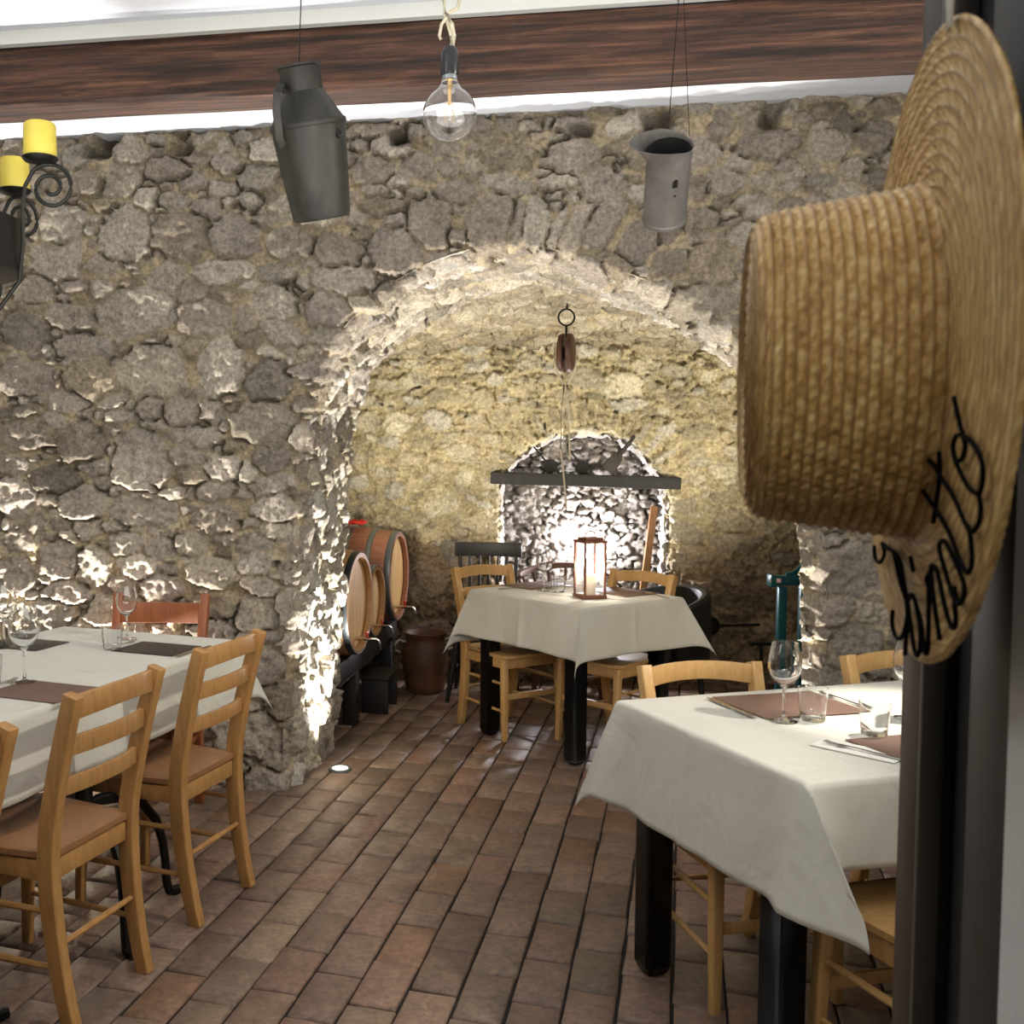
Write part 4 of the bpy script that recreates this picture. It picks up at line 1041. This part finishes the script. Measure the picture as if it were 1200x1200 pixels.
def bulb():
    t=thing('globe_bulb','large unlit clear globe bulb hanging on a knotted pale rope','light bulb',(.249,2.5,2.255),0)
    G2=glass('bulb_glass',(1,1,1))
    R=.0615
    outer=[(R*math.cos(a),R*math.sin(a)) for a in [math.radians(-90+i*6) for i in range(26)]]
    outer[0]=(0,-R); outer=[p for p in outer]+[(.022,.066),(.0185,.076)]
    inner=[(max(0,r-.0009),z*.985) for r,z in reversed(outer)]
    MB().lathe(outer+inner,48,cap=False).build('glass_globe',G2,t,angle=180)
    MB().lathe([(0,.074),(.0175,.074),(.0175,.090),(0,.090)],24).build('metal_cap',M_hoop,t)
    MB().lathe([(0,.086),(.0195,.086),(.0205,.092),(.0205,.125),(.0185,.140),(.013,.150),(0,.150)],24).build('socket',M_black,t)
    b=MB(); b.tube([(0,0,.072),(0,0,.02)],[.006,.003],8)
    for k in range(4):
        a=k*PI/2+.4; b.tube([(.004*math.cos(a),.004*math.sin(a),.03),(.012*math.cos(a),.012*math.sin(a),.02),(.012*math.cos(a),.012*math.sin(a),-.022)],.0009,6)
    b.build('filament',mat('amber_filament','#c9a466',.3,metal=.5),t)
    mr=mat('jute_rope','#b3ab94',.9,bump=.5,scale=220)
    b=MB(); r=.0048
    b.tube([(.002,0,.148),(.004,.0,.175),(-.002,.004,.20),(-.012,.002,.225),(-.014,0,.255),(-.006,-.004,.285),(.0,-.002,.32),(-.006,0,.40),(-.004,0,CZ-2.255)],r,8)
    b.tube([(.006,0,.15),(.010,.0,.175),(.004,-.006,.20),(-.008,-.008,.222),(.016,-.004,.235),(.022,0,.255),(.018,.003,.29),(.014,0,.33),(.012,0,.40),(.006,0,CZ-2.255)],r,8)
    b.tube([(-.008,-.006,.215),(-.020,-.003,.20),(-.024,0,.175),(-.020,.0,.168)],r*.8,8)
    b.build('knotted_rope',mr,t)
bulb()
def chandelier():
    t=thing('candle_chandelier','black wrought iron scroll chandelier with yellow pillar candles at the left edge','chandelier',(-.95,2.35,1.93),0)
    MB().lathe([(.0,-.06),(.235,-.06),(.245,-.055),(.245,.055),(.238,.055),(.238,-.05),(0,-.052)],48).build('drum',M_iron,t,angle=50)
    def spiral(cx,cz,R,turns,a0,rr=.0055,sgn=1):
        pts=[]; n=int(26*turns)
        for i in range(n+1):
            q=i/n; a=a0+sgn*2*PI*turns*q; rad=R*(1-.80*q)
            pts.append((cx+rad*math.cos(a),0,cz+rad*math.sin(a)))
        return pts
    wax=mat('yellow_wax','#b3a23a',.55,col2='#a39432',scale=12,bump=.15)
    wax.node_tree.nodes['Principled BSDF'].inputs['Subsurface Weight'].default_value=.15
    arms=[(0,0,0),(56,-.01,-.02),(150,0,0),(222,-.03,0),(290,0,0)]
    for k,(ad,dz,_) in enumerate(arms):
        a=math.radians(ad); Mr=Matrix.Rotation(a,4,'Z')
        pts=[(.03,0,-.17),(.12,0,-.165),(.20,0,-.14),(.246,0,-.08),(.256,0,0),(.256,0,.08),(.262,0,.125),(.28,0,.158)]
        sp=spiral(.318,.118+.004,.052,1.75,math.radians(120),sgn=-1)
        P=[tuple(Mr@(Vector(p)+Vector((0,0,dz if p[2]>0 else 0)))) for p in pts+sp]
        b=MB(); b.tube(P,.0048,8,up=(0.01,.02,1)); arm=b.build('scroll_arm',M_iron,t)
        T=Mr@Matrix.Translation((.296,0,.178+dz))
        MB().lathe([(0,-.006),(.012,-.006),(.034,.0),(.040,.007),(.038,.009),(0,.004)],28,T).build('drip_pan',M_iron,t)
        MB().lathe([(0,.006),(.0345,.006),(.0355,.012),(.0345,.076),(.031,.081),(.012,.077),(0,.076)],28,T).build('candle',wax,t)
        MB().tube([tuple(T@Vector((0,0,.075))),tuple(T@Vector((.001,0,.086)))],.0012,6).build('wick',M_iron,t)
    MB().lathe([(0,-.165),(.012,-.165),(.012,.3),(0,.3)],12).build('center_rod',M_iron,t)
    for sgn,ex in ((1,0),(-1,0)):
        MB().tube([(0,0,.3),(.36 if sgn>0 else -.3,0,CZ-1.93-.0)],.0022,6).build('hanging_wire',M_iron,t)
    MB().tube([(0,0,.3),(0,.25,CZ-1.93)],.0022,6).build('hanging_wire',M_iron,t)
chandelier()

# ------------------------------------------------------------------ floor light
def uplight(label,x,y,col):
    t=thing('floor_spotlight',label,'floor lamp',(x,y,.0),0,'recessed floor lights')
    MB().lathe([(.036,.004),(.036,.010),(.045,.0125),(.052,.010),(.055,.002),(.055,-.002),(.036,-.002)],36,cap=False).build('trim_ring',M_hoop,t)
    MB().lathe([(0,.006),(.036,.006),(.034,.0085),(0,.0095)],30).build('lens',emit('lit_lens',col,9),t)
uplight('round glowing spotlight set in the floor at the foot of the stone pillar',-.005,4.85,'#fff3dc')
uplight('round glowing spotlight in the floor at the foot of the right stone pier',1.79,4.50,'#fff3dc')
uplight('round glowing spotlight in the floor under the far end of the left table',-1.30,4.62,'#fff3e2')

# ------------------------------------------------------------------ door jamb and plaster wall at the right
HX,HY,HZ=.341,.63,1.5415; AL=math.radians(16.5)
EX,EY=math.sin(AL),math.cos(AL); NX,NY=-math.cos(AL),math.sin(AL)
MJ=Matrix(((EX,NX,0,HX+.013),(EY,NY,0,HY),(0,0,1,0),(0,0,0,1)))     # local x: along the brim away from the camera, y: towards the crown
def jamb():
    md=mat('dark_frame','#1b1a17',.5,bump=.05,scale=40); m2=mat('brown_frame','#2a231c',.5,bump=.05); m3=mat('charcoal_frame','#1d1d1b',.55)
    def s_(name,bx,m,bev=.002):
        b=MB()
        for c,sz in bx: b.box(c,sz)
        b.v=[tuple(MJ@Vector(v)) for v in b.v]; o=b.build(name,m,smooth=True,bevel=bev); return o
    t=thing('door_jamb','dark wooden door jamb with a black groove behind the straw hat','door frame',(0,0,0))
    y0=-.030
    for nm,c,sz,m in (('outer_stile',(.197,y0-.02,1.42),(.058,.04,2.84),m2),('groove',(.11,y0-.032,1.42),(.12,.016,2.84),mat('groove_black','#050505',.7)),('inner_stile',(.012,y0-.022,1.42),(.085,.036,2.84),m3)):
        o=s_(nm,[(c,sz)],m); o.parent=t
        if nm=='outer_stile': o['label']='brown outer stile'
        if nm=='groove': o['label']='black recessed groove'
    o=s_('bead',[((.164,y0-.008,1.42),(.008,.016,2.84))],mat('edge_highlight','#4a453e',.4)); o.parent=t; o['label']='bead in a lighter tone for its edge highlight'  # edge highlight put into the bead's lighter colour
    w=s_('wall_door_side',[((.07,y0-.10,1.42),(.34,.12,2.84))],md,0); w['kind']='structure'
    w=s_('wall_entry',[((-.16,y0-.03,.80),(.255,.06,1.60))],mat('entry_plaster','#b9b8b5',.9,bump=.3,scale=25),.006); w['kind']='structure'
    w=s_('trim_2',[((-.16,y0-.03,2.225),(.255,.06,1.25))],m3,0); w['kind']='structure'
jamb()

# ------------------------------------------------------------------ straw hat
def hat():
    m,nt,p=new_mat('woven_straw'); N=nt.nodes; Lk=nt.links
    at=N.new('ShaderNodeAttribute'); at.attribute_name='Weave'
    sp=N.new('ShaderNodeSeparateXYZ'); Lk.new(at.outputs['Vector'],sp.inputs[0])
    # cell noise in braid coordinates (around, across)
    n1=N.new('ShaderNodeTexNoise'); n1.inputs['Scale'].default_value=1.0; n1.inputs['Detail'].default_value=3; n1.inputs['Roughness'].default_value=.6
    Lk.new(at.outputs['Vector'],n1.inputs['Vector'])
    r=N.new('ShaderNodeValToRGB'); E=r.color_ramp.elements
    E[0].position=.30; E[0].color=lin('#a07c45'); E[1].position=.74; E[1].color=lin('#ecd49a')
    x=E.new(.5); x.color=lin('#c9a466')
    Lk.new(n1.outputs[0],r.inputs[0])
    # herring-bone plait
    wv=N.new('ShaderNodeTexWave'); wv.wave_type='BANDS'; wv.bands_direction='DIAGONAL'; wv.inputs['Scale'].default_value=.55; wv.inputs['Distortion'].default_value=2.0; wv.inputs['Detail'].default_value=2; wv.inputs['Detail Scale'].default_value=1.5
    Lk.new(at.outputs['Vector'],wv.inputs['Vector'])
    mx=N.new('ShaderNodeMixRGB'); mx.blend_type='MULTIPLY'; mx.inputs[0].default_value=.12
    Lk.new(r.outputs[0],mx.inputs[1]); Lk.new(wv.outputs[0],mx.inputs[2]); 
    # groove shade between neighbouring braids, painted into the straw colour as dark lines
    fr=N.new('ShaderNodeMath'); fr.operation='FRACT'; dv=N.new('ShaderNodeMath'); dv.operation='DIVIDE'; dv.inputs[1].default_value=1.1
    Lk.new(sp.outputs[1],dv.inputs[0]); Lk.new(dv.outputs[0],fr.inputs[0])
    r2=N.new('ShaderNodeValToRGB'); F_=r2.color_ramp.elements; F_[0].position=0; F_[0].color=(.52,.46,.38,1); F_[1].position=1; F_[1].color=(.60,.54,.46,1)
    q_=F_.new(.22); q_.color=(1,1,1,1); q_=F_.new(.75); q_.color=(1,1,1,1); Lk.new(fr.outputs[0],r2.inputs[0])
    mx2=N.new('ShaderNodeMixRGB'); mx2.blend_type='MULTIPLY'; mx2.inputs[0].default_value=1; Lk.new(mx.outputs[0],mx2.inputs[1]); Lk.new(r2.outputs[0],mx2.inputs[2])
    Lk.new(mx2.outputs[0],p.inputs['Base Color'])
    ad=N.new('ShaderNodeMath'); ad.operation='ADD'; Lk.new(wv.outputs[0],ad.inputs[0]); Lk.new(n1.outputs[0],ad.inputs[1])
    b=N.new('ShaderNodeBump'); b.inputs['Strength'].default_value=.3; b.inputs['Distance'].default_value=.0014
    Lk.new(ad.outputs[0],b.inputs['Height']); Lk.new(b.outputs[0],p.inputs['Normal'])
    p.inputs['Roughness'].default_value=.5; p.inputs['Specular IOR Level'].default_value=.4
    t=thing('straw_hat','woven straw boater hat with black cord lettering hanging on the door jamb','hat',(HX,HY,HZ),0)
    Rt=Matrix(((EX,NX,0,0),(EY,NY,0,0),(0,0,1,0),(0,0,0,1)))
    def surf(name,prof,step,bumpd,pitch,oval=1.0,offx=0,offz=0):
        # prof (radius, height along crown axis y); dense rings with braid ridges
        P=np.array(prof,float); d=np.r_[0,np.cumsum(np.hypot(*(P[1:]-P[:-1]).T))]
        n=int(d[-1]/step)+1; s=np.linspace(0,d[-1],n); r_=np.interp(s,d,P[:,0]); y_=np.interp(s,d,P[:,1])
        for _ in range(6):
            r_[1:-1]=(r_[:-2]+2*r_[1:-1]+r_[2:])/4; y_[1:-1]=(y_[:-2]+2*y_[1:-1]+y_[2:])/4
        dr=np.gradient(r_); dy=np.gradient(y_); L=np.hypot(dr,dy)+1e-9; nr=dy/L; ny=-dr/L
        m_=360; a=np.linspace(0,2*PI,m_,endpoint=False)
        S,Aa=np.meshgrid(s,a,indexing='ij')
        ph=(S/pitch)%1; ridge=np.sqrt(np.clip(1-(2*ph-1)**2,0,1))*bumpd
        rope=.0005*np.sin(Aa*r_[:,None]*900+(S/pitch).astype(int)*1.7)*np.sin(ph*PI)
        ridge=ridge+rope+.0006*fbm(Aa*3,S*30,9,4,3)
        R2=r_[:,None]+ridge*nr[:,None]; Y2=y_[:,None]+ridge*ny[:,None]
        X=R2*np.cos(Aa)*oval+offx; Z=R2*np.sin(Aa)*(1.02 if offz else 1)+offz
        Vt=np.stack([X,Y2,Z],-1).reshape(-1,3)
        i=np.arange(n*m_).reshape(n,m_); j=np.roll(i,-1,axis=1)
        F=np.stack([i[:-1],j[:-1],j[1:],i[1:]],-1).reshape(-1,4)
        Mx=np.array(Rt.to_3x3()); Vt=Vt@Mx.T
        o=npmesh(name,Vt,F,m); me=o.data
        at_=me.attributes.new('Weave','FLOAT_VECTOR','POINT')
        Wc=np.stack([Aa*np.maximum(r_[:,None],.04)*90,S/pitch*1.1,np.floor(S/pitch)*3.1],-1).reshape(-1,3).astype(np.float32)
        at_.data.foreach_set('vector',Wc.ravel()); o.parent=t
        return o
    # sign: profile runs so that ridges face outwards / towards the crown side
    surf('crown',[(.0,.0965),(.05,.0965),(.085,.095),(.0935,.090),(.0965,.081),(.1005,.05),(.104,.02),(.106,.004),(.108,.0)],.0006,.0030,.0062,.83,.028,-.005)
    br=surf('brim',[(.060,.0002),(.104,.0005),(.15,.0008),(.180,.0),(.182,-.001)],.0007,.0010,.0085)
    md=br.modifiers.new('s','SOLIDIFY'); md.thickness=.0025; md.offset=-1
    mb=mat('black_cord','#040404',.9,spec=.1)
    cordp=MB()
    for st in STROKES:
        P=[Vector((s_,.0035,z_)) for s_,z_ in st]
        # smooth with Catmull-Rom
        Q=[]
        for i in range(len(P)-1):
            p0=P[max(i-1,0)];p1=P[i];p2=P[i+1];p3=P[min(i+2,len(P)-1)]
            for k in range(4):
                u=k/4; Q.append(.5*((2*p1)+(p2-p0)*u+(2*p0-5*p1+4*p2-p3)*u*u+(3*p1-p0-3*p2+p3)*u**3))
        Q.append(P[-1]); cordp.tube([tuple(Rt@q) for q in Q],.0013,8,up=tuple(Rt@Vector((0,1,0))))
    o=cordp.build('cord_lettering',mb,t); o['label']='black cord lettering reading Rimetto'
    rib=mat('white_tape','#c9c4b8',.8)
    b=MB()
    for x1 in(-.012,.016):
        b.sweep([tuple(Rt@Vector(q)) for q in ((-.055,.003,.166),(-.055+x1*.3,.003,.195),(-.055+x1,.002,.28),(-.055+x1*1.3,.0,.36))],rr_sec(.0075,.0016,.3),up=tuple(Rt@Vector((0,1,0))))
    b.build('hanging_tape',rib,t)
hat()

# ------------------------------------------------------------------ light
def spot(name,loc,tgt,W,deg,blend=.5,col=(1,.93,.82),r=.03):
    l=bpy.data.lights.new(name,'SPOT'); l.energy=W; l.spot_size=math.radians(deg); l.spot_blend=blend; l.color=col; l.shadow_soft_size=r
    o=bpy.data.objects.new(name,l); COL.objects.link(o); o.location=loc
    d=Vector(tgt)-Vector(loc); o.rotation_euler=d.to_track_quat('-Z','Y').to_euler(); return o
def point(name,loc,W,col=(1,.93,.82),r=.08):
    l=bpy.data.lights.new(name,'POINT'); l.energy=W; l.color=col; l.shadow_soft_size=r
    o=bpy.data.objects.new(name,l); COL.objects.link(o); o.location=loc; return o
def area(name,loc,tgt,W,sx,sy,col=(1,.95,.88)):
    l=bpy.data.lights.new(name,'AREA'); l.energy=W; l.shape='RECTANGLE'; l.size=sx; l.size_y=sy; l.color=col
    o=bpy.data.objects.new(name,l); COL.objects.link(o); o.location=loc
    d=Vector(tgt)-Vector(loc); o.rotation_euler=d.to_track_quat('-Z','Y').to_euler(); return o
# uplights in the floor
spot('uplight_pillar',(-.005,4.85,.02),(-.06,4.84,2.3),520,84,1.0,col=(1,.95,.87),r=.04)
spot('uplight_pier',(1.80,4.52,.02),(1.84,4.56,2.3),380,84,1.0,col=(1,.95,.87),r=.04)
spot('uplight_left_wall',(-1.30,4.62,.02),(-1.32,4.86,2.0),480,125,.8,col=(1,.96,.9),r=.03)
# added spots without fixtures, unseen behind the jambs, washing the rear wall
spot('alcove_wash_left',(.02,5.34,1.05),(1.0,6.9,2.0),150,95,1.0,col=(1,.92,.77),r=.06)
spot('alcove_wash_right',(2.42,5.05,1.05),(1.7,6.7,2.0),150,95,1.0,col=(1,.92,.77),r=.06)
# lamp lying in the niche
x,y,_=w2(1.44,NV+.10); point('niche_light',(x,y,.87),46,(.95,.93,1.0),.03)
point('candle_light',(1.215,5.17,TZ+.14),17,(1,.93,.82),.01)
# lamps over the right table, then added unseen area lights for general fill
spot('table_lamp',(1.95,2.95,2.55),(1.58,2.84,.75),300,27,.7,r=.03)
spot('table_lamp_side',(2.3,1.9,2.5),(-.6,3.0,.75),190,60,.5,r=.04)
area('room_fill_a',(.2,-.8,2.6),(.1,3.5,1.3),17,1.6,.4)  # frontal fill added behind the camera, no fixture
area('room_fill_b',(-1.2,1.4,2.75),(-.8,2.6,0),9,.8,.5)
area('ceiling_wash',(.4,1.4,1.72),(.4,2.2,2.9),88,3.6,1.8,(1,.97,.93))  # added upward area light in mid-air, brightens the ceiling for bounce
w=bpy.data.worlds.new('world'); scene.world=w; w.use_nodes=True
w.node_tree.nodes['Background'].inputs[0].default_value=(.8,.85,.95,1); w.node_tree.nodes['Background'].inputs[1].default_value=.05

# ------------------------------------------------------------------ camera
cam=bpy.data.cameras.new('camera'); co=bpy.data.objects.new('camera',cam); COL.objects.link(co)
cam.sensor_width=36; cam.lens=1246/1200*36; cam.shift_x=200/1200
co.location=(0,0,1.485); co.rotation_euler=(PI/2-math.atan(74/1246),0,0)
cam.clip_start=.02; cam.dof.use_dof=True; cam.dof.focus_distance=5.0; cam.dof.aperture_fstop=18
scene.camera=co
scene.view_settings.view_transform='Standard'; scene.view_settings.look='None'
scene.view_settings.exposure=0; scene.view_settings.gamma=1
